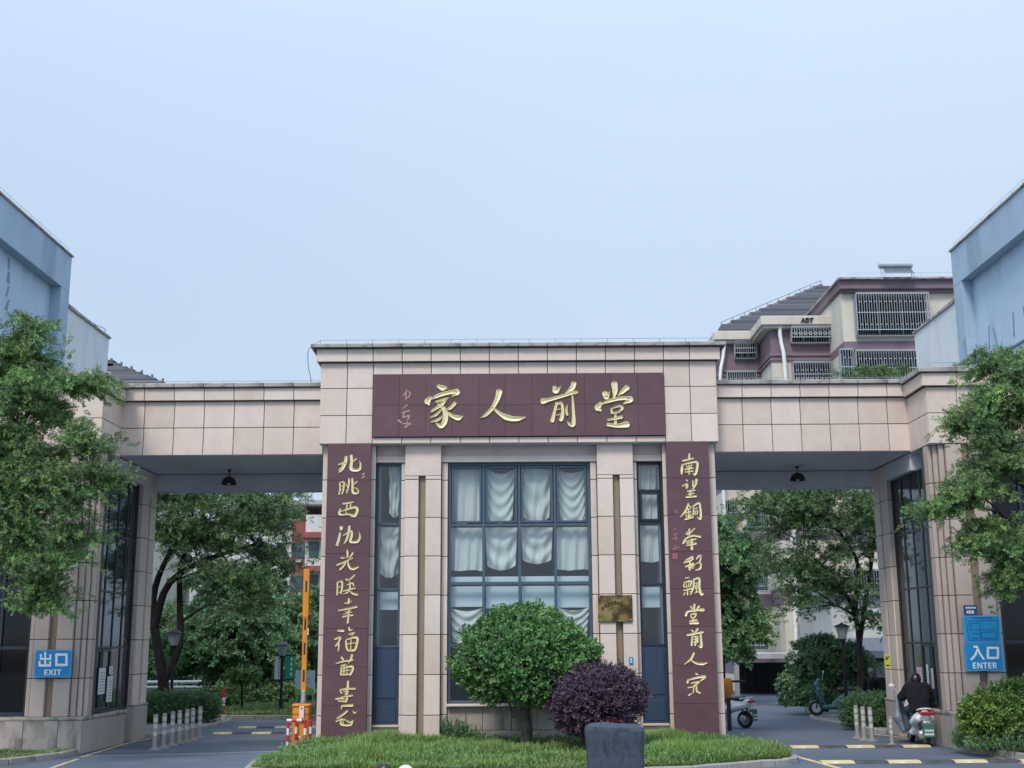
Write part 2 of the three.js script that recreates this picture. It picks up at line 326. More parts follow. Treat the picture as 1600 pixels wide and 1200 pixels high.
// rubber speed humps: alternate yellow and black segments
function hump(label, x0, x1, D, seg, slope = 0) {
  const t = thing('speed_hump', label, 'speed hump', V((x0 + x1) / 2, 0, -D), Math.atan(slope)); const n = Math.round((x1 - x0) / seg);
  for (let i = 0; i < n; i++) { const a = (x0 - x1) / 2 + i * seg, s = new THREE.Shape(); s.moveTo(-.19, .004); s.lineTo(-.09, .045); s.lineTo(.09, .045); s.lineTo(.19, .004);
    const g = new THREE.ExtrudeGeometry(s, { depth: seg - .012, bevelEnabled: false }); g.rotateY(Math.PI / 2); g.translate(a, 0, 0);
    part('hump_segment', [g], i % 2 ? M.humpBlack : M.humpYellow, t); }
}
hump('yellow and black speed hump in the right lane nearer to the camera', 5.75, 10.1, 24.05, .62);
hump('yellow and black speed hump in the right lane beside the scooter rider', 5.95, 8.95, 27.55, .6);
hump('yellow and black speed hump across the left lane just behind the bollards', -7.75, -4.9, 32.9, .5);
hump('yellow and black speed hump farthest down the left lane', -7.6, -4.4, 35.2, .5);

// ---------------------------------------------------------------- the gate house in the middle
const bR = RNG(21);
{
  const t = thing('gate_house', 'tall beige stone gate house with a big curtained window in the middle', 'building', V(.15, 0, -28.25));
  // z = 0 is the window plane; the upper block stands half a metre proud
  const core = part('entablature', [bx(-4.53, 4.53, 6.73, 8.62, -3.2, .462), bx(-4.62, 4.62, 8.62, 8.93, -3.3, .58), bx(-4.75, 4.75, 8.93, 9.0, -3.4, .70)], M.joint, t);
  part('soffit', bx(-4.53, 4.53, 6.715, 6.735, -.1, .462), M.greySoffit, t);
  const cols = steps(-3.355, 3.355, 10), cc = [-4.56, -3.955, -3.355, ...cols.slice(1), 3.955, 4.56];
  facing(core, 'tile', [-4.56, -3.955, -3.355], [6.72, 7.38, 8.015, 8.62], .50, .04, M.stones, bR);
  facing(core, 'tile', [3.355, 3.955, 4.56], [6.72, 7.38, 8.015, 8.62], .50, .04, M.stones, bR);
  facing(core, 'tile', cols, [8.33, 8.62], .50, .04, M.stones, bR);
  facing(core, 'tile', cols, [6.72, 6.865], .50, .04, M.stones, bR);
  for (const s of [-1, 1]) {
    facing(core, 'tile', steps(-3.2, .5, 6), [6.72, 7.38, 8.015, 8.62], s * 4.57, .04, M.stones, bR, { axis: 'x', out: s });
    facing(core, 'tile', steps(-3.3, .62, 6), [8.62, 8.93], s * 4.66, .04, M.stones, bR, { axis: 'x', out: s });
    facing(core, 'coping_stone', steps(-3.4, .74, 6), [8.93, 9.03], s * 4.79, .05, [M.cap], bR, { axis: 'x', out: s });
  }
  facing(core, 'tile', cc.map((x, i) => i === 0 ? -4.66 : i === cc.length - 1 ? 4.66 : x), [8.62, 8.93], .62, .04, M.stones, bR);
  facing(core, 'coping_stone', cc.map((x, i) => i === 0 ? -4.79 : i === cc.length - 1 ? 4.79 : x), [8.93, 9.03], .75, .05, [M.cap], bR, { gap: .01, c: .012 });
  part('roof', bx(-4.74, 4.74, 9.0, 9.035, -3.38, .69), M.cap, t);
  wireRail(t, V(-4.6, 9.035, .5), V(4.5, 9.035, .5), 15, .13);
  part('roof_wire', tube([V(-4.6, 9.16, .5), V(-4.66, 9.1, .55), V(-4.86, 8.95, .5), V(-4.9, 8.6, .3), V(-4.86, 8.25, .1), V(-4.95, 8.2, 0)], .008, 5), M.wire, t);
  // piers
  const J = [0, .70, 1.57, 2.44, 3.31, 4.18, 5.05, 5.92];
  for (const s of [-1, 1]) {
    const X = a => s * a;
    const outer = part('pier', [bx(X(3.29), X(4.47), 0, 6.72, -3.1, .262)], M.joint, t);
    facing(outer, 'stone_block', [X(3.28), X(3.46)].sort((a, b) => a - b), [...J, 6.72], .30, .04, M.stones, bR);
    facing(outer, 'stone_block', [X(4.33), X(4.5)].sort((a, b) => a - b), [...J, 6.72], .30, .04, M.stones, bR);
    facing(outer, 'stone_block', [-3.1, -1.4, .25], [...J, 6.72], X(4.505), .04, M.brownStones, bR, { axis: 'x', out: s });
    part('backing', bx(X(3.5), X(4.3), 0, 6.72, .262, .38), M.stones[3], outer);
    const inner = part('pier', [bx(X(1.79), X(2.61), 0, 6.72, -.15, .17)], M.joint, t);
    facing(inner, 'stone_block', [X(1.78), X(2.147)].sort((a, b) => a - b), [...J.slice(0, 7), 5.92, 6.005], .30, .13, M.stones, bR);
    facing(inner, 'stone_block', [X(2.293), X(2.62)].sort((a, b) => a - b), [...J.slice(0, 7), 5.92, 6.005], .30, .13, M.stones, bR);
    facing(inner, 'stone_block', [X(1.78), X(2.62)].sort((a, b) => a - b), [6.0, 6.72], .30, .13, M.stones, bR);
    part('slot_channel', bx(X(2.15), X(2.29), .02, 6.0, .17, .185), M.slot, inner);
    // reveals beside the windows
    for (const [a, b] of [[1.635, 1.785], [2.615, 2.715]]) facing(inner, 'reveal_stone', [X(a), X(b)].sort((p, q) => p - q), [...J, 6.33], .12, .2, M.stones, bR);
    const lw = part('lintel', [bx(X(2.615), X(3.3), 6.48, 6.72, -.1, .05), bx(X(2.615), X(3.3), 6.335, 6.475, -.1, .17, .006)], M.stones[1], t);
    part('base_wall', [bx(X(2.72), X(3.29), 0, .47, -.15, .06), bx(X(2.70), X(3.29), .44, .485, -.1, .14, .006)], M.stones[3], t);
  }
  part('lintel', [bx(-1.79, 1.79, 6.48, 6.72, -.1, .05), bx(-1.79, 1.79, 6.335, 6.475, -.1, .17, .006)], M.stones[1], t);
  const base = part('base_wall', bx(-1.63, 1.63, 0, .88, -.15, .03), M.joint, t);
  facing(base, 'base_panel', [-1.63, -1.22, -.85, -.2, .25, .84, 1.25, 1.63], [0, .36, .87], .06, .035, M.plinth, bR, { gap: .01 });
  part('window_sill', bx(-1.64, 1.64, .875, .93, -.1, .2, .008), M.stones[2], t);
  part('conduit', [tube([V(.1, .85, .1), V(.12, .5, .1), V(.12, .12, .1)], .016, 6), tube([V(-.42, .86, .09), V(-.3, .8, .09), V(-.1, .62, .09), V(-.1, .1, .09)], .008, 6)], M.concrete, t);
  // windows
  glazing(t, [-1.635, -.82, 0, .82, 1.635], [.93, 2.2, 3.57, 4.9, 6.33], .02, M.glass, M.frame, { bar: .065, sash: (i, j) => j === 3 });
  glazing(t, [-3.29, -2.715], [2.16, 3.45, 4.93, 6.33], .02, M.glass, M.frame, { bar: .05 });
  glazing(t, [2.715, 3.29], [2.16, 3.53, 4.93, 5.67, 6.33], .02, M.glass, M.frameDark, { bar: .05, sash: (i, j) => j === 2 });
  const lp = part('door_panel', [bx(-3.285, -2.72, .485, 2.16, -.03, .0, .006), bx(-3.23, -2.78, 1.05, 2.06, 0, .02, .01), bx(-3.23, -2.78, .55, .88, 0, .02, .01)], M.navyPanel, t);
  part('door_panel', [bx(2.72, 3.285, .485, 2.16, -.03, .0, .006), bx(2.78, 3.23, 1.1, 2.06, 0, .02, .01), bx(2.78, 3.23, .55, .98, 0, .02, .01)], M.navyPanel, t);
  // shell and rooms behind the glass
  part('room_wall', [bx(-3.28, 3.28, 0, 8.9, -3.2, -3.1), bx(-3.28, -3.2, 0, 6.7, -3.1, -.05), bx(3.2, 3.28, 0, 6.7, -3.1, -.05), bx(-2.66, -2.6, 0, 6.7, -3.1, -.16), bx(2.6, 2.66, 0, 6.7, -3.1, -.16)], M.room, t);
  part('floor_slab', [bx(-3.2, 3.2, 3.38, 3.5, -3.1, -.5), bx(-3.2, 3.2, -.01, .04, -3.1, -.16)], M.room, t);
}

// ---------------------------------------------------------------- the two beams over the drives
function beam(label, s) {
  const x0 = s < 0 ? 4.4 : 4.7, x1 = s < 0 ? 9.3 : 9.45, c = (x0 + x1) / 2, w = (x1 - x0) / 2 - .004;
  const t = thing('gate_beam', label, 'beam', V(s * c, 0, -28.25));
  const core = part('beam_core', [bx(-w, w, 6.57, 7.83, -3.6, -.042), bx(-w, w, 7.83, 8.12, -3.7, .06), bx(-w, w, 8.12, 8.22, -3.8, .13)], M.joint, t);
  part('soffit', bx(-w, w, 6.55, 6.572, -3.6, -.042), M.greySoffit, t);
  const cols = steps(-w, w, 7);
  facing(core, 'tile', cols, [6.555, 7.2, 7.83], 0, .042, M.stones, bR);
  facing(core, 'tile', cols, [7.83, 8.13], .10, .042, M.stones, bR);
  facing(core, 'coping_stone', cols, [8.13, 8.24], .18, .05, [M.cap], bR, { gap: .01, c: .012 });
  facing(core, 'tile', cols, [6.13, 7.2, 8.24], -3.82, .04, M.stones, bR, { out: -1 });
  part('roof', bx(-w, w, 8.215, 8.245, -3.78, .125), M.cap, t);
  const b = part('rear_beam', [bx(-w, w, 6.13, 6.545, -3.75, -3.15)], M.greySoffit, t);
  part('edge_strip', bx(-w, w, 6.528, 6.549, -3.148, -3.11), M.concrete, b);
  wireRail(t, V(-w, 8.245, -.2), V(w, 8.245, -.2), 6, .11);
  return t;
}
beam('beige tiled beam spanning the left drive above the bollards', -1);
beam('beige tiled beam spanning the right drive above the scooter rider', 1);

// ---------------------------------------------------------------- the two gate lodges at the sides
function lodge(label, s) {
  const t = thing('gate_lodge', label, 'building', V(s < 0 ? -9.12 : 9.24, 0, -26.9));
  const X = o => s * o, sx = (...a) => a.map(X).sort((p, q) => p - q), R = bR;
  // entablature
  const core = part('entablature', [bx(X(.042), X(5), 6.53, 7.8, -4.9, -.042), bx(X(-.06), X(5), 7.8, 8.1, -4.9, .06), bx(X(-.13), X(5), 8.1, 8.2, -4.9, .13)], M.joint, t);
  part('soffit', bx(X(.042), X(5), 6.512, 6.532, -4.9, -.042), M.greySoffit, t);
  const us = sx(0, .68, 1.36, 2.04, 2.72, 3.4, 4.2, 5), us1 = sx(-.1, .68, 1.36, 2.04, 2.72, 3.4, 4.2, 5), us2 = sx(-.18, .68, 1.36, 2.04, 2.72, 3.4, 4.2, 5);
  facing(core, 'tile', us, [6.515, 7.2, 7.8], 0, .042, M.stones, R);
  facing(core, 'tile', us1, [7.8, 8.1], .1, .042, M.stones, R);
  facing(core, 'coping_stone', us2, [8.1, 8.22], .18, .05, [M.cap], R, { gap: .01, c: .012 });
  facing(core, 'tile', [-1.35, -.7, -.045], [6.515, 7.2, 7.8], 0, .042, M.stones, R, { axis: 'x', out: -s });
  facing(core, 'tile', [-1.24, -.6, .055], [7.8, 8.1], X(-.1), .042, M.stones, R, { axis: 'x', out: -s });
  facing(core, 'coping_stone', [-1.16, -.5, .128], [8.1, 8.22], X(-.18), .05, [M.cap], R, { axis: 'x', out: -s, gap: .01 });
  part('roof', bx(X(-.12), X(5), 8.2, 8.225, -4.9, .125), M.cap, t);
  wireRail(t, V(X(.1), 8.225, 0), V(X(4.8), 8.225, 0), 6, .12);
  // inner band over the glazing, towards the drive
  part('inner_band', bx(X(.02), X(.3), 6.13, 6.512, -4.9, -1.5), M.greySoffit, t);
  // plinth
  const pl = part('plinth', [bx(X(.05), X(5), 0, .74, -2.9, .10), bx(X(.05), X(.7), 0, .74, -4.7, -3.45)], M.joint, t);
  facing(pl, 'plinth_panel', sx(-.04, .47, 1.2, 2.1, 3.1, 4.1, 5), [0, .70], .15, .05, M.plinth, R, { gap: .012 });
  facing(pl, 'plinth_panel', [-2.9, -2.3, -1.75, -1.2, -.6, .1], [0, .70], X(-.0), .05, M.greyStones, R, { axis: 'x', out: -s, gap: .012 });
  facing(pl, 'plinth_panel', [-4.6, -3.5], [0, .82], X(-.02), .07, M.greyStones, R, { axis: 'x', out: -s });
  facing(pl, 'plinth_panel', sx(-.02, .6), [0, .82], -3.42, .05, M.greyStones, R);
  part('plinth_top', [bx(X(-.02), X(5), .70, .765, -1.2, .16, .01), bx(X(-.03), X(.4), .70, .765, -2.92, -1.2, .01), bx(X(-.03), X(.6), .82, .86, -4.62, -3.40, .008)], M.plinth[0], t);
  // front pier with its slot and the stepped corner
  const J = [.765, 1.56, 2.38, 3.2, 4.02, 4.84, 5.66, 6.51];
  const fp = part('pier', [bx(X(.3), X(1.22), .76, 6.51, -.5, -.13), bx(X(.03), X(.31), .76, 6.51, -.75, -.28)], M.joint, t);
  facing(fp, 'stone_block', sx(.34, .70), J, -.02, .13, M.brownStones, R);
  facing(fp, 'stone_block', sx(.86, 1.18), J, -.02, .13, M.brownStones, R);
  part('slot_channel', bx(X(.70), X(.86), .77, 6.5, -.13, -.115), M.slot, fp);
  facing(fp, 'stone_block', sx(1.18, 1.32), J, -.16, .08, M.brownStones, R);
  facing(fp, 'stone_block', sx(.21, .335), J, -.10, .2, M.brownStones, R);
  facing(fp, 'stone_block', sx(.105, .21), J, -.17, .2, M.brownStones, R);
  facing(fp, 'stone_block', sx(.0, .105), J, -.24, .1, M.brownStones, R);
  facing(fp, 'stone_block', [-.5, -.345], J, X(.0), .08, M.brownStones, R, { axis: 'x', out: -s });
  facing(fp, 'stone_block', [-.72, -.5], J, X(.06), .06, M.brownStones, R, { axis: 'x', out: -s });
  // glazing to the drive
  glazing(t, [-3.4, -2.72, -2.05, -1.38, -.72], [.78, 2.2, 3.45, 4.75, 6.13], X(.14), M.glassDark, M.frameDark, { axis: 'x', out: -s, bar: .05, deep: .04, sash: (i, j) => j === 0 && i > 1 });
  part('partition', bx(X(.42), X(.46), .56, 6.4, -3.45, -.74), std({ color: lin(.17, .21, .21), roughness: .9 }), t);
  // rear pier
  const rp = part('pier', [bx(X(.05), X(.6), .82, 6.51, -4.5, -3.47)], M.joint, t);
  facing(rp, 'stone_block', sx(.03, .14), J, -3.42, .05, M.brownStones, R);
  facing(rp, 'stone_block', [-3.92, -3.445], J, X(.0), .05, M.stones, R, { axis: 'x', out: -s });
  facing(rp, 'stone_block', [-4.52, -4.06], J, X(.0), .05, M.stones, R, { axis: 'x', out: -s });
  part('slot_channel', bx(X(.035), X(.05), .82, 5.9, -4.06, -3.92), M.slot, rp);
  part('pier_cap', bx(X(.0), X(.05), 5.9, 6.5, -4.06, -3.92), M.stones[1], rp);
  // front window and the far pier beyond it
  glazing(t, sx(1.32, 2.0, 2.7), [.78, 2.2, 3.45, 4.75, 6.2], -.25, M.glassDark, M.frameDark, { bar: .07 });
  part('lintel', bx(X(1.2), X(2.72), 6.2, 6.51, -.5, -.15), M.brownStones[0], t);
  const op = part('pier', bx(X(2.72), X(4.98), .76, 6.51, -.5, -.13), M.joint, t);
  facing(op, 'stone_block', sx(2.7, 3.8, 5), J, -.08, .05, M.brownStones, R);
  // shell
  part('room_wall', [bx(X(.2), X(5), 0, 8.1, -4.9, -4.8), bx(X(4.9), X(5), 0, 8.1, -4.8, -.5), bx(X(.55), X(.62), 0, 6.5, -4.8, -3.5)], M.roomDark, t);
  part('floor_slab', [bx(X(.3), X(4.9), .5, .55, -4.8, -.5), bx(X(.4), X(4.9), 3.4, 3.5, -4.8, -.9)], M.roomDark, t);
  return t;
}
lodge('beige stone gate lodge at the left edge with the blue exit sign on its pier', -1);
lodge('beige stone gate lodge at the right edge with the blue enter signs on its pier', 1);

// ---------------------------------------------------------------- grey-blue hall blocks rising behind the lodges
function hall(label, s) {
  const x = 14.95, top = 15.2, t = thing('hall_block', label, 'building', V(s * x, 0, -40)), X = o => s * o;
  const w = part('wall', [bx(X(.35), X(12), 0, top - .1, .03, 14)], M.blueGreyWall, t);
  part('roof_frame', [bx(X(0), X(12), top - 1.25, top, 0, 14, .01), bx(X(0), X(.9), 0, top - 1.25, 0, .75, .01)], M.blueGrey, t);
  part('roof_ledge', bx(X(-.05), X(12.05), top, top + .06, -.05, 14), M.cap, t);
  wireRail(t, V(X(.1), top + .06, .1), V(X(.1), top + .06, 10), 12, .22);
  part('string_course', bx(X(.3), X(.36), 10.98, 11.04, .75, 14), M.scuff, t);
  for (const z of [1.9, 3.5, 5.1]) { const win = part('window', [bx(X(.338), X(.36), 8.9, 10.75, z, z + .85)], M.frameDark, t);
    part('pane', bx(X(.33), X(.338), 8.98, 10.67, z + .06, z + .79), M.paneDark, win); }
  // ghosts of letters that were taken off the wall
  const r = RNG(s < 0 ? 71 : 72), g = [], g2 = [];
  for (let i = 0; i < (s < 0 ? 5 : 7); i++) { const z0 = 1.2 + i * 1.0 + r() * .1, y0 = 11.15;
    for (let k = 0; k < 3; k++) { const z = z0 + r() * .5, h = .5 + r() * .5, d = (r() - .5) * .5;
      const q = fromPolys([[V(X(.346), y0 + r() * .2, z), V(X(.346), y0 + r() * .2, z + .1), V(X(.346), y0 + h, z + d + .1), V(X(.346), y0 + h, z + d)]], V(X(5), 11, z)); (k % 2 ? g : g2).push(q); } }
  part('letter_trace', g, M.scuff, t); part('letter_trace', g2, M.scuffLight, t);
  if (s < 0) part('letter_trace', [0, 1, 2, 3].map(k => fromPolys([[V(X(.345), 12.2 + k * .42, 4.0 + (k % 2) * .1), V(X(.345), 12.2 + k * .42, 4.25), V(X(.345), 12.55 + k * .42, 4.05 + k * .08), V(X(.345), 12.6 + k * .42, 3.9 + k * .08)]], V(X(5), 12, 4))), M.scuff, t);
  return t;
}
hall('grey blue hall block behind the left lodge with a dark bird-like mark on its wall', -1);
hall('grey blue rendered hall block behind the right lodge with traces of removed letters', 1);
function wing(label, s) {
  const t = thing('white_wing', label, 'building', V(s * 15.2, 0, -45)), X = o => s * o;
  part('wall', bx(X(0), X(11), 0, 13.6, 0, 4.9), M.whitePaint, t);
  part('roof_ledge', bx(X(-.06), X(11), 13.6, 13.68, -.06, 4.9), M.cap, t);
  part('roof_wire', [tube([V(X(.1), 13.68, .2), V(X(.05), 13.85, .25), V(X(.1), 13.8, 1.5), V(X(.1), 13.84, 4.8)], .015, 5)], M.wire, t);
}
wing('white side wall with sloping-looking top behind the left grey hall block', -1);
wing('white side wall below the apartment block beside the right grey hall block', 1);

// ---------------------------------------------------------------- apartment block on the right, far behind the beam
function cageWindow(parent, x0, x1, y0, y1, z, deep = .45, pitch = .115) {
  const f = part('window', [bx(x0, x1, y0, y0 + .07, z - .02, z + .04), bx(x0, x1, y1 - .07, y1, z - .02, z + .04), ...steps(x0, x1 - .07, 3).map(x => bx(x, x + .07, y0 + .07, y1 - .07, z - .02, z + .03))], M.frame, parent);
  part('pane', bx(x0 + .02, x1 - .02, y0 + .02, y1 - .02, z - .015, z), M.paneDark, f);
  if (!deep) return f;
  const g = [], n = Math.max(3, Math.round((x1 - x0) / pitch)), r = .011;
  for (let i = 0; i <= n; i++) { const x = lerp(x0, x1, i / n); g.push(bx(x - r, x + r, y0 + .16, y1, z + deep - r, z + deep + r), cyl(V(x, y0 + .16, z + deep), V(x, y0 - .06, z + deep - .22), r, r, 4)); }
  for (const y of [y0 + .18, lerp(y0, y1, .52), y1 - .03]) g.push(bx(x0, x1, y - .018, y + .018, z + deep - .018, z + deep + .018));
  for (let i = 0; i < n; i++) if (i % 2) g.push(bx(lerp(x0, x1, i / n), lerp(x0, x1, (i + 1) / n), y1 - .42, y1 - .39, z + deep - .012, z + deep + .012), bx(lerp(x0, x1, i / n), lerp(x0, x1, (i + 1) / n), y0 + .42, y0 + .45, z + deep - .012, z + deep + .012));
  for (const x of [x0, x1]) for (let k = 0; k < 3; k++) g.push(bx(x - r, x + r, y0, y1, z + deep * k / 3 + .05, z + deep * k / 3 + .09));
  g.push(bx(x0, x1, y0 - .08, y0 - .05, z, z + deep - .2), bx(x0, x1, y1, y1 + .03, z, z + deep + .03));
  part('grille', g, M.grille, f); return f;
}
{
  const DA = 60.8, DB = 58, DC = 55.5, y = (Y, D) => at(1250, Y, D).y, x = (X, Y, D) => at(X, Y, D).x;
  const t = thing('apartment_block', 'purple and cream apartment block with caged windows and slate roof above the right beam', 'building', V(0, 0, 0));
  const xA0 = x(1127, 550, DA), xA1 = x(1184, 550, DA) + .3, xB0 = x(1204, 530, DB), xB1 = x(1330, 530, DB) + 1, xC0 = x(1316, 500, DC), xC1 = xC0 + 14;
  const yA = y(532, DA), yB = y(508, DB), yC = y(452, DC), deepTo = -72;
  const body = [[xA0, xA1, yA, -DA], [xB0, xB1, yB, -DB], [xC0, xC1, yC, -DC]];
  for (const [i, [a, b, top, z]] of body.entries()) {
    const D = -z, g1 = [], g2 = [], st = i === 2 ? 2.95 : 2.95;
    // storeys: a purple band under every window row, cream between
    if (i < 2) { const yp = y(i ? 553 : 578, D); g1.push(bx(a, b, yp, top, deepTo, z));
      let k = yp; while (k > 0) { const n = Math.max(0, k - 2.2); g2.push(bx(a, b, n, k, deepTo, z)); if (n > 0) g1.push(bx(a, b, Math.max(0, n - .8), n, deepTo, z)); k = n - .8; }
      part('moulding', [bx(a - .1, b + .1, yp - .14, yp, deepTo, z + .16, .02), bx(a - .1, b + .1, yp - .36, yp - .22, deepTo, z + .1, .02)], M.purpleWall, t); }
    else { let k = top, f = true; while (k > 0) { const n = Math.max(0, k - 2.55); g2.push(bx(a, b, n, k, deepTo, z)); if (n > 0) g1.push(bx(a, b, Math.max(0, n - .42), n, deepTo, z + .06)); k = n - .42; } }
    part('wall', g1, M.purpleWall, t); part('wall', g2, M.cream, t);
  }
  // eaves fascias
  const fas = (a, b, y0, y1, z, m) => part('fascia', [bx(a, b, y0, y1, deepTo, z + .5, .03), bx(a + .12, b, y0 - .12, y0, deepTo, z + .32, .02)], m, t);
  fas(x(1116, 525, DA - .5), xA1, y(530, DA - .5), y(516, DA - .5), -DA, M.cream);
  fas(x(1189, 500, DB - .5), xB1, y(507, DB - .5), y(493, DB - .5), -DB, M.cream);
  fas(x(1314, 445, DC - .6), xC1 + .5, y(450, DC - .6), y(436, DC - .6), -DC - .1, M.purpleWall);
  part('roof_ledge', bx(x(1314, 445, DC - .6) - .1, xC1 + .6, y(436, DC - .6), y(433.5, DC - .6), deepTo, -DC + .6), M.cap, t);
  wireRail(t, V(xC0 + .5, y(433, DC), -DC), V(xC1, y(433, DC), -DC), 8, .18);
  // slate hip roof in courses
  const rx0 = x(1127, 515, DA), rx1 = xC0 + 4, ry0 = y(516, DA), ry1 = y(449, DA + 4), n = 11, roof = part('roof', bx(rx0 + 6, rx1, ry0 - .5, ry1 - .2, -71, -DA - 3.9), M.slate[1], t);
  for (let k = 0; k < n; k++) { const f = k / n, hh = (ry1 - ry0) / n, xl = lerp(rx0, x(1285, 452, DA + 4), f), zf = lerp(-DA + .1, -DA - 4.2, f);
    const g = part('slate_course', bx(xl, rx1, ry0 + k * hh, ry0 + (k + 1) * hh + .03, -72, zf, .03), M.slate[k % 3], roof); }
  part('ridge', [cyl(V(rx0, ry0 + .12, -DA), V(x(1285, 452, DA + 4), ry1 + .15, -DA - 4.2), .12, .12, 6)], M.slate[2], roof);
  const pts = [V(rx0, ry0 + .45, -DA), V(x(1285, 452, DA + 4), ry1 + .45, -DA - 4.2)];
  part('roof_wire', [cyl(pts[0], pts[1], .02, .02, 4), ...steps(0, 1, 9).map(k => { const p = V().lerpVectors(pts[0], pts[1], k); return cyl(V(p.x, p.y - .4, p.z), p, .02, .02, 4); })], M.wire, t);
  // windows
  const W = (X0, X1, Y0, Y1, D, deep, z) => cageWindow(t, x(X0, (Y0 + Y1) / 2, D), x(X1, (Y0 + Y1) / 2, D), y(Y1, D), y(Y0, D), z, deep);
  W(1148, 1182, 532, 557, DA - .3, .4, -DA); W(1137, 1182, 580, 612, DA - .3, .4, -DA);
  W(1237, 1298, 511, 533, DB - .4, .5, -DB); W(1240, 1300, 566, 606, DB - .4, .5, -DB);
  W(1339, 1453, 459, 522, DC - .5, .55, -DC); W(1339, 1480, 548, 606, DC - .5, .55, -DC); W(1312, 1332, 548, 606, DC, .3, -DC);
  for (let k = 0; k < 4; k++) { const Y = 690 + k * 92; W(1165, 1198, Y, Y + 48, DB, .3, -DB); W(1250, 1292, Y + 10, Y + 52, DB, .4, -DB); W(1330, 1385, Y + 18, Y + 62, DC, .5, -DC); W(1128, 1150, Y, Y + 40, DA, .3, -DA); }
  // pipes, balcony slabs, ghost letters on the fascia
  part('rain_pipe', [tube([V(x(1217, 510, DB), y(509, DB), -DB + .25), V(x(1218, 540, DB), y(535, DB), -DB + .25), V(x(1221, 545, DB), y(545, DB), -DB + .3), V(x(1221, 600, DB), 3, -DB + .3)], .1, 7, 30)], M.white, t);
  part('rain_pipe', [tube([V(x(1131, 535, DA), y(535, DA), -DA + .3), V(x(1128, 560, DA), y(562, DA), -DA + .3), V(x(1124, 580, DA), y(582, DA), -DA + .35), V(x(1122, 600, DA), 4, -DA + .35)], .09, 7, 30)], M.white, t);
  part('rain_pipe', [cyl(V(x(1240, 1000, DB), 1, -DB + .3), V(x(1240, 800, DB), 9.5, -DB + .3), .09, .09, 7)], M.white, t);
  const bp = (X, Y) => V(x(X, Y, DB - .55), y(Y, DB - .55), -DB + .55);
  part('wall_letters', [[1252, 504, 1255, 497], [1255, 497, 1257, 504], [1259, 498, 1259, 503], [1259, 503, 1263, 503], [1263, 503, 1263, 497], [1263, 497, 1259, 498], [1265, 498, 1271, 497], [1268, 498, 1267, 504]].map(([a, b, c, d]) => cyl(bp(a, b), bp(c, d), .035, .035, 5)), M.black, t);
  // entrance porch at the foot
  const porch = part('porch', [bx(x(1145, 1025, 54), x(1262, 1025, 54), y(1030, 54), y(1020, 54), -58.2, -54, .03), bx(x(1150, 1060, 54), x(1156, 1060, 54), 0, y(1030, 54), -54.4, -54.1), bx(x(1235, 1060, 54), x(1243, 1060, 54), 0, y(1030, 54), -54.4, -54.1)], M.greyWall, t);
  part('gate', [bx(x(1157, 1060, 57), x(1240, 1060, 57), 0, y(1035, 57), -57.5, -57.4), ...steps(x(1160, 1060, 57), x(1236, 1060, 57), 12).map(q => cyl(V(q, 0, -57.2), V(q, y(1038, 57), -57.2), .03, .03, 5))], M.blackMetal, porch);
}
{
  const D = 55, p0 = at(1375, 432, D), p1 = at(1424, 414, D), w = p1.x - p0.x;
  const t = thing('solar_heater', 'solar water heater with white tank on the apartment roof', 'water heater', V(p0.x, p0.y + .12, -D));
  const tank = part('tank', [cyl(V(0, .42, 0), V(w, .42, 0), .155, .155, 16), ball(0, .42, 0, .05, .155, .155), ball(w, .42, 0, .05, .155, .155)], std({ color: lin(.42, .47, .52), roughness: .35, metalness: .3 }), t);
  for (let i = 0; i < 20; i++) part('vacuum_tube', cyl(V(lerp(.12, w - .12, i / 19), .32, .05), V(lerp(.12, w - .12, i / 19), -.12, .55), .025, .025, 6), M.paneDark, t);
  part('stand', [cyl(V(.05, .3, 0), V(.05, -.3, .1), .02), cyl(V(w - .05, .3, 0), V(w - .05, -.3, .1), .02), cyl(V(.05, .3, 0), V(.05, -.3, .5), .02), cyl(V(w - .05, .3, 0), V(w - .05, -.3, .5), .02), cyl(V(.05, -.1, .55), V(w - .05, -.1, .55), .02)], M.silver, t);
}
// ---------------------------------------------------------------- far buildings on the left
{
  const D = 60, a = at(172, 566, D), b = at(254, 602, D), t = thing('slate_roof_house', 'house behind the left lodge of which the grey slate hip roof shows', 'building', V(b.x, 0, -D));
  const L = b.x - a.x + 8;
  part('wall', bx(-L + .5, -.5, 0, b.y - .1, -9, -.5), M.cream, t);
  const roof = part('roof', bx(-L, -3.2, b.y, a.y + .6, -8, -2), M.slate[1], t);
  for (let k = 0; k < 9; k++) { const f = k / 9; part('slate_course', bx(-L, lerp(0, a.x - b.x - 1.6, f), b.y + f * (a.y - b.y) * 1.7, b.y + (k + 1) / 9 * (a.y - b.y) * 1.7 + .03, -9, -f * 3, .03), M.slate[k % 3], roof); }
  part('ridge_finial', steps(0, .8, 5).map(f => { const X = lerp(0, a.x - b.x - 1.6, f), Y = b.y + f * (a.y - b.y) * 1.7 + .2; return bx(X - .05, X + .05, Y, Y + .14, -f * 3 - .05, -f * 3 + .05); }), M.slate[2], roof);
}
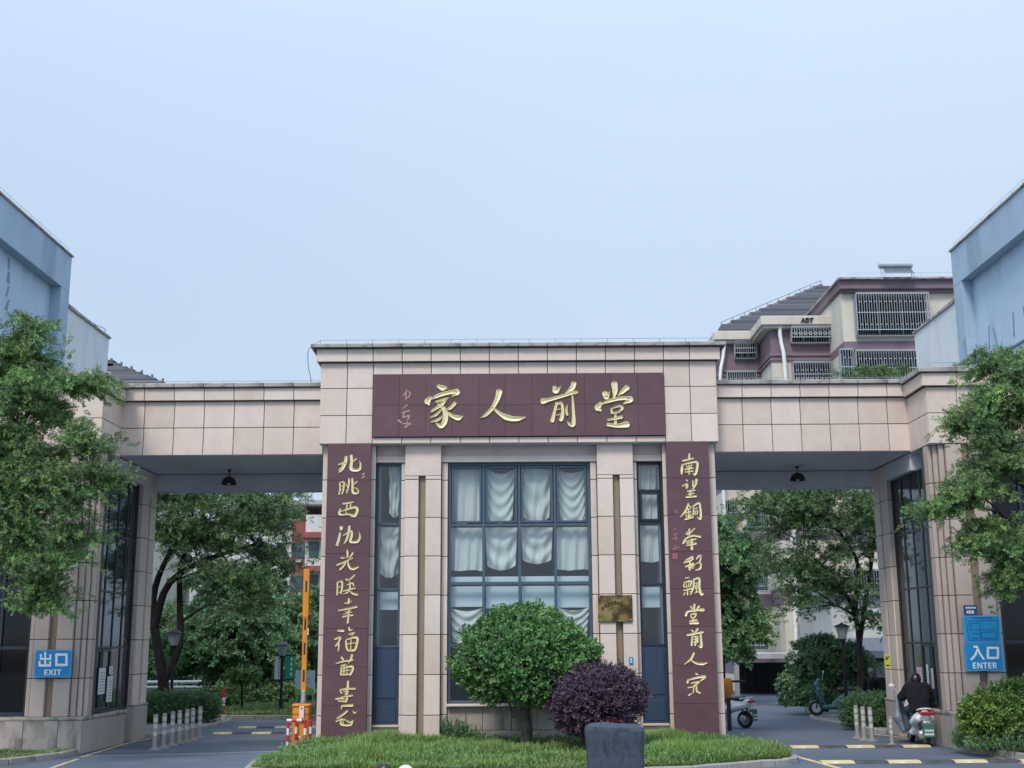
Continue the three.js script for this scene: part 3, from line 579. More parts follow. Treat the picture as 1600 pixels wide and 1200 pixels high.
{
  const D = 78, P = (X, Y) => at(X, Y, D), o = P(385, 1000), top = P(470, 792).y;
  const t = thing('apartment_block', 'white and dark red apartment block far behind the left drive', 'building', V(o.x, 0, -D));
  const q = (X, Y) => P(X, Y).x - o.x, yy = Y => P(450, Y).y;
  part('wall', [bx(-5, q(464, 900), 0, yy(815), -12, 0), bx(q(478, 900), q(540, 900), 0, yy(806), -12, .6)], M.whiteWall, t);
  part('wall', [bx(q(455, 900), q(478, 900), 0, top, -11, .25)], M.redWall, t);
  part('roof', [bx(q(452, 900), q(545, 900), top, top + .35, -12, 1, .05), bx(-5.2, q(462, 900), yy(815), yy(815) + .25, -12, .3, .05)], M.greyWall, t);
  for (let k = 0; k < 4; k++) { const Y = 848 + k * 52;
    part('balcony', bx(q(476, 900), q(540, 900), yy(Y - 4), yy(Y - 14), 0, 1.3, .04), M.redWall, t);
    for (const [X0, X1, z] of [[484, 500, .6], [457, 476, .25], [430, 445, 0], [400, 415, 0]]) { const w = part('window', bx(q(X0, 900), q(X1, 900), yy(Y + 24), yy(Y), z, z + .05), M.frame, t); part('pane', bx(q(X0, 900) + .08, q(X1, 900) - .08, yy(Y + 24) + .08, yy(Y) - .08, z + .05, z + .06), M.paneDark, w); }
    part('air_conditioner', [bx(q(464, 900), q(472, 900), yy(Y + 32), yy(Y + 27), .25, .6, .03)], M.white, t); }
}
{ // low fence wall seen under the trees on the left
  const t = thing('railing', 'pale double rail in front of dark bars seen beyond the left lodge', 'railing', V(0, 0, -50));
  const a = at(215, 1066, 50), b = at(330, 1066, 50);
  part('rail', [cyl(V(a.x - 3, a.y, 0), V(b.x, a.y, 0), .06), cyl(V(a.x - 3, a.y - .2, 0), V(b.x, a.y - .2, 0), .06)], M.white, t);
  for (const x of steps(a.x - 3, b.x, 14)) part('bar', cyl(V(x, 0, -1), V(x, 2.0, -1), .04, .04, 6), M.blackMetal, t);
  part('low_wall', bx(a.x - 3, b.x, 0, .55, -.3, -.1), M.greyWall, t);
}
{ // shop front behind the right lodge
  const D = 44, o = at(1342, 1000, D), q = (X, Y) => { const p = at(X, Y, D); return [p.x - o.x, p.y]; };
  const t = thing('shop_building', 'white low building with a grey awning beyond the right inner pier', 'building', V(o.x, 0, -D));
  const [x1] = q(1420, 1000), yT = q(1350, 930)[1], yA = q(1350, 1022)[1];
  part('wall', [bx(-.9, x1 + 3, yA + .2, yT, -5, 0), bx(-.9, -.4, 0, yA, -5, 0), bx(x1, x1 + 3, 0, yA, -5, 0), bx(-.4, x1, 0, yA, -5, -3)], M.whiteWall, t);
  part('awning', fromPolys([[V(-.9, yA + .55, .05), V(x1 + 2, yA + .55, .05), V(x1 + 2, yA + .12, 1.2), V(-.9, yA + .12, 1.2)], [V(-.9, yA - .12, 1.2), V(x1 + 2, yA - .12, 1.2), V(x1 + 2, yA + .12, 1.2), V(-.9, yA + .12, 1.2)]]), std({ color: lin(.16, .19, .24), roughness: .8, side: THREE.DoubleSide }), t);
  const ac = part('air_conditioner', bx(.7, 1.6, 1.0, 1.55, -1, -.6, .03), M.white, t); part('fan_grille', new THREE.TorusGeometry(.2, .03, 6, 20).translate(1.05, 1.28, -.59), M.silver, ac);
  part('roof', bx(-1.1, x1 + 3.2, yT, yT + .2, -5.2, .3), M.greyWall, t);
}

// ---------------------------------------------------------------- boards with carved gilt characters
// one brush stroke: "x,y,halfwidth ..." in the units of a drawing; the groove runs down its middle between two raised lips
function brush(spec, map, unit, aw, lip, floor) {
  const P = spec.trim().split(/\s+/).map(s => s.split(',').map(Number));
  const pts = P.map(p => map(p[0], p[1])), ws = P.map(p => aw * Math.pow(p[2] / aw, 1.45) * unit);
  const c = new THREE.CatmullRomCurve3(pts, false, 'centripetal'), n = Math.max(6, pts.length * 5), S = [];
  const wAt = t => { const f = t * (ws.length - 1), i = Math.min(ws.length - 2, Math.floor(f)); const k = f - i, s = k * k * (3 - 2 * k); return lerp(ws[i], ws[i + 1], s); };
  for (let i = 0; i <= n; i++) S.push([c.getPoint(i / n), wAt(i / n)]);
  const cap = (a, b, w) => { const d = V().subVectors(a, b).normalize(), o = []; for (const t of [.35, .65, .88, 1]) o.push([V().copy(a).addScaledVector(d, w * t * .9), w * Math.sqrt(Math.max(.01, 1 - t * t))]); return o; };
  const L = [...cap(S[0][0], S[2][0], S[0][1]).reverse(), ...S, ...cap(S[n][0], S[n - 2][0], S[n][1])];
  const E = L.map(([p, w], i) => { const a = L[Math.max(0, i - 1)][0], b = L[Math.min(L.length - 1, i + 1)][0], t = V().subVectors(b, a).normalize(), nx = -t.y, ny = t.x;
    const at2 = (k, z) => V(p.x + nx * w * k, p.y + ny * w * k, z); return [at2(1, 0), at2(1, lip), at2(.8, lip), at2(0, floor), at2(-.8, lip), at2(-1, lip), at2(-1, 0)]; });
  const pos = [];
  for (let i = 0; i + 1 < E.length; i++) for (let k = 0; k < 6; k++) { const a = E[i][k], b = E[i + 1][k], d = E[i][k + 1], e = E[i + 1][k + 1]; for (const q of [a, d, b, b, d, e]) pos.push(q.x, q.y, q.z); }
  const g = new THREE.BufferGeometry(); g.setAttribute('position', new THREE.Float32BufferAttribute(pos, 3)); g.computeVertexNormals();
  return boxUV(g);
}
function writeOn(board, name, glyphs, ox, oy, sc, D, mat, lip, floor) {
  const b = board.position, unit = D / 1955 / sc;
  const aw = glyphs.join(';').match(/,[\d.]+(?=[ ;]|$)/g).reduce((s, q, i, l) => s + (+q.slice(1)) / l.length, 0); // mean stroke width: thick strokes swell, thin ones thin out
  glyphs.forEach((g, gi) => {
    let k = 0;
    const map = (x, y) => { const p = at(ox + x / sc, oy + y / sc, D); return V(p.x - b.x, p.y - b.y, 0); };
    const m = part(name, g.split(';').map(s => brush(s, map, unit, aw, lip - .0007 * (k++ % 7), floor)), mat, board); m.position.z = -D - b.z;
  });
}
const nR = RNG(31);
{
  const t = thing('name_board', 'long dark purple granite name board with four big gold characters', 'sign', V(.15, 6.87, -27.72));
  const bd = part('backing', bx(-3.34, 3.34, .01, 1.46, -.045, .0), M.joint, t);
  facing(bd, 'granite_tile', steps(-3.35, 3.35, 11), [0, .73, 1.465], .03, .03, M.purples, nR, { gap: .004, c: .002 });
  const D = 27.692;
  writeOn(t, 'character', [
    '945,478,12 975,492,17 1000,490,11;890,560,10 870,590,19 880,612,8;890,575,6 950,545,13 1040,522,13 1080,522,19 1045,552,6;930,592,8 985,575,9 1020,562,6;1010,570,6 970,610,12 905,655,9 890,668,4;945,610,8 985,640,13 998,690,16 990,740,16 965,768,14 930,745,7;965,650,8 930,685,9 890,705,6;985,690,6 945,720,10 895,738,6;1065,602,12 1035,635,11 1000,650,5;1000,655,6 1040,690,12 1090,708,16 1120,697,7',
    '1385,520,18 1375,560,16 1340,630,13 1290,685,11 1250,708,4;1340,632,7 1380,670,12 1440,705,17 1510,715,15 1570,704,7'], 480, 500, 4.615, D, M.gold, .035, .003);
  writeOn(t, 'character', [
    '305,485,12 315,512,18 352,483,6;445,462,16 435,490,16 385,530,6;222,588,17 265,578,12 380,545,11 468,522,10 455,538,5;322,600,10 308,655,10 290,728,13;325,612,7 352,600,10 365,640,10 352,718,14 335,718,5;322,650,5 348,642,6;318,690,5 345,682,6;400,612,5 391,650,9 398,684,9;435,545,7 441,640,10 438,758,14 415,755,10 400,735,6',
    '737,464,18 742,510,16 735,565,8;668,530,16 680,560,15 702,520,6;828,490,16 800,515,14 765,545,6;640,602,12 620,635,19 640,655,8;632,612,7 720,580,12 820,565,13 852,574,18 805,605,7;715,640,8 720,672,9;720,640,6 780,622,9 795,637,10 770,665,7;725,674,8 772,666,7;745,672,8 745,750,10;692,722,8 790,702,11;690,755,12 760,764,13 828,755,18'], 800, 500, 4.615, D, M.gold, .035, .003);
  writeOn(t, 'signature', ['720,505,5 705,530,6 690,546,4;715,525,4 712,568,6;730,518,4 742,522,5 735,550,5 724,562,4;720,612,5 692,640,4;685,668,5 738,655,5;702,668,5 692,702,5 736,690,5 725,720,5;690,748,5 742,744,4;702,772,5 746,750,5;720,730,4 715,776,5;655,722,6 680,740,6'], 480, 500, 4.615, D, M.pinkInk, .012, .006);
}
function couplet(label, x0, x1) {
  const t = thing('couplet_board', label, 'sign', V((x0 + x1) / 2, .1, -27.74)), w = (x1 - x0) / 2;
  const bd = part('backing', bx(-w + .004, w - .004, 0, 6.6, -.12, .0), M.purples[1], t);
  facing(bd, 'granite_slab', [-w, w], steps(0, 6.61, 8), .03, .03, M.purples, nR, { gap: .005, c: .003 });
  return t;
}
{
  const D = 27.712;
  const l = couplet('tall dark purple couplet board left of the windows with gold characters', -4.21, -3.22);
  writeOn(l, 'character', [
    '290,170,13 280,230,15 245,300,15 215,338,8;205,255,8 250,240,9 290,225,6;212,312,8 245,290,8;345,155,13 350,220,13 345,300,15 390,318,13 438,305,12 447,245,8 435,210,4;400,190,9 375,215,7 355,228,4',
    '220,455,9 222,520,9 212,582,8;225,455,7 262,445,9 262,510,9 245,578,8;225,495,5 255,488,6;222,535,5 252,530,6;322,415,10 318,480,9 298,570,7;285,470,6 305,500,6;290,545,6 315,515,5;358,410,10 360,480,11 365,560,12 400,572,10 422,560,9 415,510,5;410,440,8 385,465,7 370,478,4;375,500,5 405,525,7',
    '255,685,9 300,680,9 365,668,8;300,690,8 296,740,8;340,685,8 335,735,8;225,745,9 215,795,12 240,810,9;230,770,6 300,750,9 395,725,11 413,747,12 385,818,13 340,820,8;230,812,8 300,802,9 370,812,8;280,750,6 290,790,5',
    '235,948,15 235,968,12;222,1010,10 208,1080,12 190,1142,13 205,1120,5;325,935,11 315,1010,11 290,1090,10 265,1128,6;255,1040,6 300,1010,8 345,985,10 350,1040,12 335,1100,12 370,1110,11 418,1100,12 440,1060,10 435,995,4'], 500, 690, 7.06, D, M.gold, .024, .003);
  writeOn(l, 'character', [
    '320,75,10 325,130,10 320,165,6;250,160,9 280,165,8 300,150,4;385,105,10 365,140,9 335,170,5;200,245,9 270,220,9 385,165,7;310,200,8 275,260,10 235,298,10;325,190,8 335,250,10 365,290,11 400,292,11 448,270,9',
    '205,450,9 205,520,9 200,595,9;210,450,7 255,440,10 260,510,10 245,580,9;212,510,6 250,500,6;210,572,7 245,566,7;305,415,9 325,420,9;405,365,9 375,395,9 330,430,6;320,480,7 385,460,9 395,490,7;350,440,7 350,520,9 320,570,9 270,585,5;275,552,7 340,535,9 415,518,8;345,545,6 385,580,10 438,595,10',
    '340,640,10 335,700,9;290,695,7 340,685,8 375,670,6;215,780,8 300,765,9 430,737,10;300,790,6 320,805,7;360,770,6 340,805,7;270,855,9 320,840,8 385,835,9;335,760,8 335,840,10 325,922,10;275,825,6 370,800,7',
    '210,1015,9 275,1017,12;175,1115,9 240,1095,10 225,1140,10 185,1195,9;225,1120,7 222,1195,9 215,1255,7;340,980,10 350,1010,9 385,1000,6;340,1060,8 400,1040,9 370,1075,6;305,1130,9 310,1200,10 325,1245,9;315,1120,7 400,1095,10 438,1102,12 430,1180,11 405,1240,11 330,1247,9;320,1172,7 420,1157,7;365,1120,7 360,1235,7'], 500, 850, 7.5, D, M.gold, .024, .003);
  writeOn(l, 'character', [
    '265,275,7 330,255,9 460,235,9;330,205,11 350,235,8 335,265,6;450,175,11 440,220,11 410,270,6;325,300,8 370,290,9;330,305,8 325,350,9 320,408,9;360,310,9 355,380,9;345,330,7 455,310,11 460,340,11 430,408,11;325,367,7 430,352,7;320,405,9 430,402,9;390,290,6 390,398,7',
    '405,485,11 400,560,11 375,640,8;310,585,8 380,572,9 488,570,9;312,592,8 330,625,8;350,602,7 405,600,8 390,640,8;330,667,7 455,650,9;262,690,9 350,675,9;395,660,10 390,700,10 375,722,9;290,712,8 385,722,9;320,692,6 375,692,6',
    '330,772,9 455,765,12;330,778,9 325,808,6;395,832,10 350,870,10 275,920,8;460,830,5 480,855,8 510,840,5;265,955,8 320,930,9 370,935,8;330,920,8 320,980,10 345,995,10 440,990,10 460,945,9;385,945,7 430,965,8 460,945,7;345,950,7 350,990,7'], 490, 1000, 7.5, D, M.gold, .024, .003);
  writeOn(l, 'seal', ['470,360,9 488,350,8;468,395,9 490,380,8'], 500, 690, 7.06, D, M.pinkInk, .006, .003);
  const r = couplet('tall dark purple couplet board right of the windows with gold characters and small red inscription', 3.5, 4.47);
  writeOn(r, 'character', [
    '265,122,8 262,180,8;200,190,8 250,178,8 305,165,7;195,235,9 190,280,11 190,318,8;195,230,6 270,210,8 340,205,10 340,270,10 320,325,10 300,315,5;235,235,5 245,255,6;290,225,6 275,255,6;225,275,7 300,262,7;222,302,6 300,292,7;262,230,6 262,320,7',
    '235,378,7 245,388,7;195,440,6 245,420,8 235,460,8 260,440,4;335,375,10 330,420,9 300,465,7;300,385,6 300,440,7;310,400,5 335,398,5;310,425,5 332,420,6;250,490,7 320,480,7;255,520,7 310,510,7;275,480,7 275,545,8;235,548,9 280,545,8 330,540,9',
    '255,615,8 230,680,9 180,742,6;255,625,6 280,650,7;235,672,6 275,665,6;230,705,6 280,692,7;258,665,7 258,750,8;230,720,6 238,745,6;285,715,6 270,745,6;225,768,8 300,747,8;305,640,6 305,700,7 300,735,5;300,640,7 360,607,9 372,650,9 372,763,10 340,745,5;320,662,6 345,654,6;320,685,6 322,720,6;322,687,5 345,682,6 340,715,6 322,722,5',
    '265,865,8 262,920,7;240,890,6 245,915,6;225,910,5 250,920,6 310,865,7;300,880,5 320,857,6;205,1003,9 230,960,8 300,930,8 373,940,9;265,932,7 300,932,7;230,987,6 330,962,7;240,1002,7 300,992,7;240,1025,7 330,1007,9;290,960,7 290,1062,10'], 1035, 690, 6.32, D, M.gold, .02, .003);
  writeOn(r, 'character', [
    '235,0,7 180,27,5;170,45,6 215,30,7 240,15,6;180,77,6 240,52,7;215,40,6 212,98,8;205,80,6 240,86,6;185,76,5 250,66,6;285,-10,6 265,17,5;300,-15,5 290,40,6 256,56,4;300,50,6 295,90,7 260,105,5',
    '180,167,5 205,162,5;170,202,5 165,235,5;170,200,5 225,190,7 215,230,5;185,202,4 188,230,4;205,197,4 203,228,4;170,237,5 220,230,5;165,262,5 230,247,6;195,250,5 195,295,6;175,280,5 165,300,4;215,270,5 228,285,4;245,175,6 240,240,7 220,295,5;245,177,6 285,167,7 288,240,8 305,293,9 320,288,5;255,207,4 278,202,5;255,225,5 258,250,4;257,227,4 278,222,5 272,245,4;265,205,4 265,280,5;250,285,4 280,272,5',
    '250,372,7 245,410,7;220,387,6 230,405,5;285,387,7 265,410,5;182,458,8 195,430,7 250,420,7 322,413,8 300,430,4;220,452,5 225,475,5;222,452,5 260,444,7 255,470,5;225,477,5 255,472,5;240,475,6 240,515,7;215,502,6 270,492,6;215,520,7 275,516,9',
    '225,570,5 240,585,6;275,562,7 255,590,5;195,612,7 250,600,7 315,588,7;232,622,6 228,690,7;232,627,5 258,622,6 255,690,7;235,647,4 252,644,4;235,667,4 252,664,4;275,617,5 272,665,7;298,607,7 300,703,9 280,695,4',
    '245,752,7 225,795,7 172,840,4;215,800,5 260,830,7 310,838,8 348,829,5',
    '260,912,6 275,920,6;200,960,6 195,983,7;205,962,5 260,946,7 333,936,8 295,970,5;225,987,5 285,977,6 245,1010,6;200,1022,5 235,1017,5;265,1010,6 270,1050,7 295,1063,6;205,1080,6 230,1067,4;245,1020,5 240,1060,5'], 1035, 870, 5, D, M.gold, .02, .003);
  writeOn(r, 'inscription', ['130,670,6 125,700,6;155,680,5 150,715,5;115,860,6 130,862,6;110,920,6 145,907,5;125,915,5 140,970,6;105,960,6 140,947,5;100,1060,6 160,1042,6;130,1020,5 125,1070,5;108,1110,7 108,1150,7;140,1110,7 140,1150,7;108,1112,7 140,1112,6;108,1150,6 140,1150,6;108,1130,4 140,1130,4'], 1035, 690, 6.32, D, M.redInk, .008, .003);
}
// ---------------------------------------------------------------- flat signs
const font = await new FontLoader().loadAsync('fonts/droid/droid_sans_bold.typeface.json');
function words(str, h, depth) { const g = new TextGeometry(str, { font, size: h, depth, curveSegments: 4, bevelEnabled: false }); g.computeBoundingBox(); return g; }
function bar3(p, q, hw, th) { // flat bar with square ends from p to q on a board
  const L = p.distanceTo(q) + hw * 1.2, g = bx(-L / 2, L / 2, -hw, hw, 0, th); g.rotateZ(Math.atan2(q.y - p.y, q.x - p.x)); g.translate((p.x + q.x) / 2, (p.y + q.y) / 2, 0); return boxUV(g);
}
function panel(name, label, cat, X0, X1, Y0, Y1, D, mat, th = .03, edge) {
  const a = at(X0, (Y0 + Y1) / 2, D), b = at(X1, (Y0 + Y1) / 2, D), y1 = at((X0 + X1) / 2, Y0, D).y, y0 = at((X0 + X1) / 2, Y1, D).y;
  const t = thing(name, label, cat, V((a.x + b.x) / 2, y0, -D)), w = (b.x - a.x) / 2, h = y1 - y0;
  part('board', bx(-w, w, 0, h, -th, 0, .004), mat, t);
  if (edge) part('border', [bx(-w + .004, w - .004, .004, .02, 0, .003), bx(-w + .004, w - .004, h - .02, h - .004, 0, .003), bx(-w + .004, -w + .02, .02, h - .02, 0, .003), bx(w - .02, w - .004, .02, h - .02, 0, .003)], edge, t);
  t.userData.w = undefined; delete t.userData.w;
  return { t, w, h, map: (X, Y) => { const p = at(X, Y, D); return V(p.x - t.position.x, p.y - y0, 0); } };
}
const letterM = std({ color: lin(.80, .84, .86), roughness: .5 }), blueEdge = std({ color: lin(.08, .38, .66), roughness: .45 });
{
  const e = panel('exit_sign', 'blue exit sign with white lettering on the left lodge pier', 'sign', 54, 111.5, 1015.5, 1058.5, 26.84, M.blue, .03, blueEdge);
  const z = (X, Y) => e.map(X / 5.45, 980 + Y / 5.45), B = (a, b, c, d, w) => bar3(z(a, b), z(c, d), w / 5.45 * 26.84 / 1955, .006);
  part('character', [B(385, 215, 385, 328, 8), B(348, 235, 348, 266, 8), B(430, 235, 430, 266, 8), B(345, 270, 432, 270, 8)].map((g, i) => g.translate(0, 0, i * .0006)), letterM, e.t);
  part('character', [B(337, 292, 337, 320, 8), B(428, 292, 428, 320, 8), B(337, 326, 428, 326, 10)].map((g, i) => g.translate(0, 0, i * .0006 + .0003)), letterM, e.t);
  part('character', [B(481, 233, 481, 322, 10), B(567, 233, 567, 322, 10), B(478, 233, 568, 233, 10), B(478, 322, 568, 322, 10)].map((g, i) => g.translate(0, 0, i * .0006)), letterM, e.t);
  const g = words('EXIT', .115, .006), a = z(370, 408); g.scale((z(520, 408).x - a.x) / (g.boundingBox.max.x), 1, 1); g.translate(a.x, a.y, 0); part('lettering', g, letterM, e.t);
}
{
  const e = panel('enter_sign', 'blue enter sign with white lettering on the right lodge pier', 'sign', 1507.5, 1567, 1005, 1048.5, 26.84, M.blue, .03, blueEdge);
  const z = (X, Y) => e.map(1350 + X / 2.352, 690 + Y / 2.352), B = (a, b, c, d, w) => bar3(z(a, b), z(c, d), w / 2.352 * 26.84 / 1955, .006);
  part('character', [B(404, 754, 416, 754, 3.6), B(416, 756, 425, 778, 3.6), B(425, 778, 440, 800, 3.6), B(417, 764, 408, 786, 3.6), B(408, 786, 394, 801, 3.6)].map((g, i) => g.translate(0, 0, i * .0006)), letterM, e.t);
  part('character', [B(455, 758, 455, 795, 4), B(492, 758, 492, 795, 4), B(455, 758, 492, 758, 4), B(455, 795, 492, 795, 4)].map((g, i) => g.translate(0, 0, i * .0006)), letterM, e.t);
  const g = words('ENTER', .125, .006), a = z(398, 834); g.scale((z(490, 834).x - a.x) / (g.boundingBox.max.x), 1, 1); g.translate(a.x, a.y, 0); part('lettering', g, letterM, e.t);
  const m = panel('map_board', 'blue board with a faint map drawing directly above the enter sign', 'sign', 1506, 1563.5, 962, 1004.4, 26.84, M.blueMap, .03, blueEdge);
  const dk = std({ color: lin(.003, .10, .30), roughness: .5 }), L = (a, b, c, d, w = 1) => bar3(m.map(1350 + a / 2.352, 690 + b / 2.352), m.map(1350 + c / 2.352, 690 + d / 2.352), w / 2.352 * 26.84 / 1955, .003);
  part('map_drawing', [L(385, 660, 490, 656), L(385, 660, 380, 690), L(380, 690, 388, 730), L(388, 730, 492, 728), L(492, 728, 490, 656), L(388, 692, 488, 690), L(425, 665, 428, 725), L(392, 668, 420, 667), L(392, 668, 392, 688), L(432, 700, 485, 698), L(432, 700, 432, 722), L(485, 698, 485, 722), L(432, 722, 485, 722), L(395, 705, 420, 705), L(395, 722, 420, 722), L(400, 648, 470, 647, 1.6)].map((g, i) => g.translate(0, 0, i * .0002)), dk, m.t);
  const n = panel('number_plate', 'small dark blue house number plate above the blue map board', 'sign', 1506, 1527, 945.5, 960.5, 26.86, M.navy, .015);
  const q = words('408', .075, .004); q.translate(-.10, .02, 0); part('lettering', q, letterM, n.t);
  part('small_print', [0, 1, 2, 3, 4].map(i => bx(-.1 + i * .045, -.07 + i * .045, .13, .165, 0, .004)), letterM, n.t);
}
{ // bronze plaque and little number plate on the right inner pier
  const e = panel('plaque', 'bronze plaque on the stone pier right of the big window', 'plaque', 934.5, 988, 930, 971.5, 27.9, M.bronze, .04);
  const r = RNG(44); part('relief', Array.from({ length: 9 }, (_, i) => { const x = lerp(-.28, .28, i / 8), y = .3 + .12 * Math.sin(i / 8 * 3.1); return bx(x - .03, x + .03, y - .03 - r() * .03, y + .03 + r() * .02, 0, .01, .004); }), std({ color: lin(.10, .065, .02), roughness: .5, metalness: .6 }), e.t);
  part('bolt', [[-1, 1], [1, 1], [-1, -1], [1, -1]].map(([a, b]) => ball(a * (e.w - .04), e.h / 2 + b * (e.h / 2 - .04), 0, .012)), M.gold, e.t);
  const n = panel('wall_plate', 'tiny blue plate low on the stone pier right of the big window', 'sign', 983, 989.5, 1026.5, 1038.5, 27.93, M.blue, .01);
  part('plate_mark', [bx(-.02, .02, .1, .13, 0, .003), bx(-.02, .02, .05, .08, 0, .003)], letterM, n.t);
  const y = panel('notice_plate', 'yellow notice plate on the inner pier of the right lodge', 'sign', 1382, 1391.5, 1023, 1044, 30.25, std({ color: lin(.62, .60, .05), roughness: .6 }), .01);
  part('print', [bx(-.05, .05, .05, .08, 0, .002), bar3(V(-.05, .2, 0), V(.05, .27, 0), .012, .002), bar3(V(-.03, .28, 0), V(.0, .2, 0), .012, .003)], M.black, y.t);
}
// paper notices on the lodge glass
function onSide(X, Y, x) { const r = V(X - 800, 600 - Y, -F).applyQuaternion(camera.quaternion), k = x / r.x; return V(x, EYE + r.y * k, r.z * k); }
const paperW = std({ color: lin(.66, .70, .72), roughness: .9 }), paperP = std({ color: lin(.62, .45, .52), roughness: .9 }), ink = std({ color: lin(.25, .27, .3), roughness: .9 });
for (const [label, x, X0, X1, Y0, Y1, m] of [
  ['long white paper notice on the left lodge door glass', -9.245, 155, 163, 1044, 1084, paperW],
  ['small white paper notice high on the left lodge glass', -9.245, 171, 176, 1041, 1053, paperW],
  ['white paper strip below the small notice on the left lodge glass', -9.245, 168, 174, 1057, 1096, paperW],
  ['pink paper notice on the right lodge glass beside the rider helmet', 9.365, 1432, 1443, 1042, 1078, paperP],
  ['long white paper notice in the middle of the right lodge glass', 9.365, 1447, 1453, 1038, 1083, paperW],
  ['pink paper notice nearest to the stepped corner on the right lodge glass', 9.365, 1454, 1460, 1044, 1076, paperP]]) {
  const a = onSide(X0, Y0, x), b = onSide(X1, Y1, x), z0 = Math.min(a.z, b.z), z1 = Math.max(a.z, b.z), t = thing('paper_notice', label, 'notice', V(x, b.y, (z0 + z1) / 2), 0, 'paper notices on lodge glass'), w = (z1 - z0) / 2, h = a.y - b.y, s = -Math.sign(x);
  part('sheet', bx(0, s * .003, 0, h, -w, w), m, t);
  part('print', Array.from({ length: 7 }, (_, i) => bx(s * .003, s * .0045, h * (.1 + i * .115), h * (.13 + i * .115), -w * .8, w * (.3 + .5 * hash(i, X0, 5)))), ink, t);
}
// ---------------------------------------------------------------- curtains behind the glass
function curtain(label, x0, x1, y0, y1, kind, seed) {
  const r = RNG(seed), nx = 30, ny = 26, w = x1 - x0, h = y1 - y0, g = new THREE.PlaneGeometry(1, 1, nx, ny), p = g.attributes.position, ph = r() * 6, k1 = 3 + r() * 3, lean = (r() - .5) * .12;
  for (let i = 0; i < p.count; i++) {
    const u = p.getX(i) + .5, v = .5 - p.getY(i), c = 2 * u - 1; let x, y, z;
    if (kind === 'swag') { // hung by two corners: folds swing from corner to corner
      const sag = (1 - c * c), top = -.09 * sag * h; x = c * w / 2 * (1 - .26 * v * (1 - .4 * v)) + lean * v * w; y = -v * h * (.93 + .07 * sag) + top * (1 - v) - .02;
      z = (.022 + .02 * vn(u, v, 5, seed)) * Math.sin(ph + (v * 1.15 - (.3 + lean) * sag) * (17 + seed % 5 * 2)) * (1 - .45 * v) + .03 * Math.sin(c * 5 + ph) * v;
    } else if (kind === 'sheet') { x = c * w / 2 * (1 - .03 * v); y = -v * h * (1 - .015 * c * lean * 8) - .012 * Math.sin(c * 4 + ph) * v; z = .03 * Math.sin(u * k1 * 4 + ph + v * 1.5) * (.35 + v) + .012 * Math.sin(u * 31 + ph) * v; }
    else { const sag = 1 - c * c; x = c * w / 2 * (1 - .12 * v); y = -v * h * (.97 - .08 * (1 - sag)) - .03 * sag * h * v; z = .04 * Math.sin(ph + u * 17 + v * 3) * (.3 + .7 * v) + .03 * Math.sin(v * 13 - sag * 4); }
    p.setXYZ(i, x, y, z);
  }
  g.computeVertexNormals();
  const m = part('curtain', g, M.curtain); m.position.set((x0 + x1) / 2, y1, -28.47); return tag(m, label, 'curtain', 'white curtains in the gate house windows');
}
const ordinal = ['leftmost', 'second from left', 'third from left', 'rightmost'], kinds = [['sheet', 'swag', 'drape', 'swag'], ['sheet', 'drape', 'drape', 'sheet'], ['swag', 'sheet', 'sheet', 'swag']];
for (let i = 0; i < 4; i++) {
  const a = .15 + [-1.56, -.77, .05, .87][i], b = a + .69;
  curtain('white curtain in the top row of the big window, ' + ordinal[i], a, b, i % 2 ? 4.98 : 4.96, 6.25, kinds[0][i], 301 + i);
  curtain('white curtain in the second row of the big window, ' + ordinal[i], a - .02, b + .03, i === 2 ? 4.02 : 3.88, 4.86, kinds[1][i], 311 + i);
  if (i !== 1 && i !== 2) curtain('white curtain hanging low in the third row of the big window, ' + ordinal[i], a - .02, b + .03, 2.25, 3.06, 'swag', 321 + i);
}
{ // white boards standing across the panes at floor level
  let k = 0;
  for (const [a, b, y0, y1, l] of [[-1.58, -.84, 3.06, 3.52, 'white board across the leftmost pane of the third row'], [-.77, -.03, 3.02, 3.52, 'white board across the second pane of the third row'], [.05, .79, 3.02, 3.52, 'white board across the third pane of the third row'], [.86, 1.58, 3.03, 3.52, 'white board across the rightmost pane of the third row'], [-1.58, 1.58, 3.62, 3.74, 'long white shelf board low behind the second row panes'], [-3.26, -2.76, 3.0, 3.4, 'white board in the left narrow window'], [2.76, 3.26, 3.02, 3.48, 'white board in the right narrow window']])
    tag(part('white_board', bx(.15 + a, .15 + b, y0, y1, -28.52, -28.49, .004), M.board), l, 'board', 'white boards behind the gate house windows');
}
curtain('pale curtain in the topmost pane of the right narrow window', 2.9, 3.4, 5.72, 6.28, 'sheet', 341);
curtain('pale curtain in the sash pane of the right narrow window', 2.92, 3.39, 5.0, 5.62, 'sheet', 342);
curtain('pale curtain in the middle pane of the right narrow window', 2.9, 3.4, 4.05, 4.88, 'sheet', 343);
curtain('grey looking curtain in the middle pane of the left narrow window', -3.1, -2.6, 3.72, 4.88, 'drape', 344);
curtain('curtain drawn to one side in the top pane of the left narrow window', -2.88, -2.6, 5.1, 6.28, 'drape', 345);
{ // things seen dimly inside
  const t = thing('hanging_lamp', 'dark bell lamp hanging inside behind the leftmost pane', 'lamp', V(-.72, 3.2, -28.75)); part('shade', lathe([[.01, .14], [.05, .1], [.08, 0]]), M.black, t); part('cord', tube([V(0, .14, 0), V(-.1, .3, 0), V(-.3, .42, 0)], .008, 5), M.black, t);
}
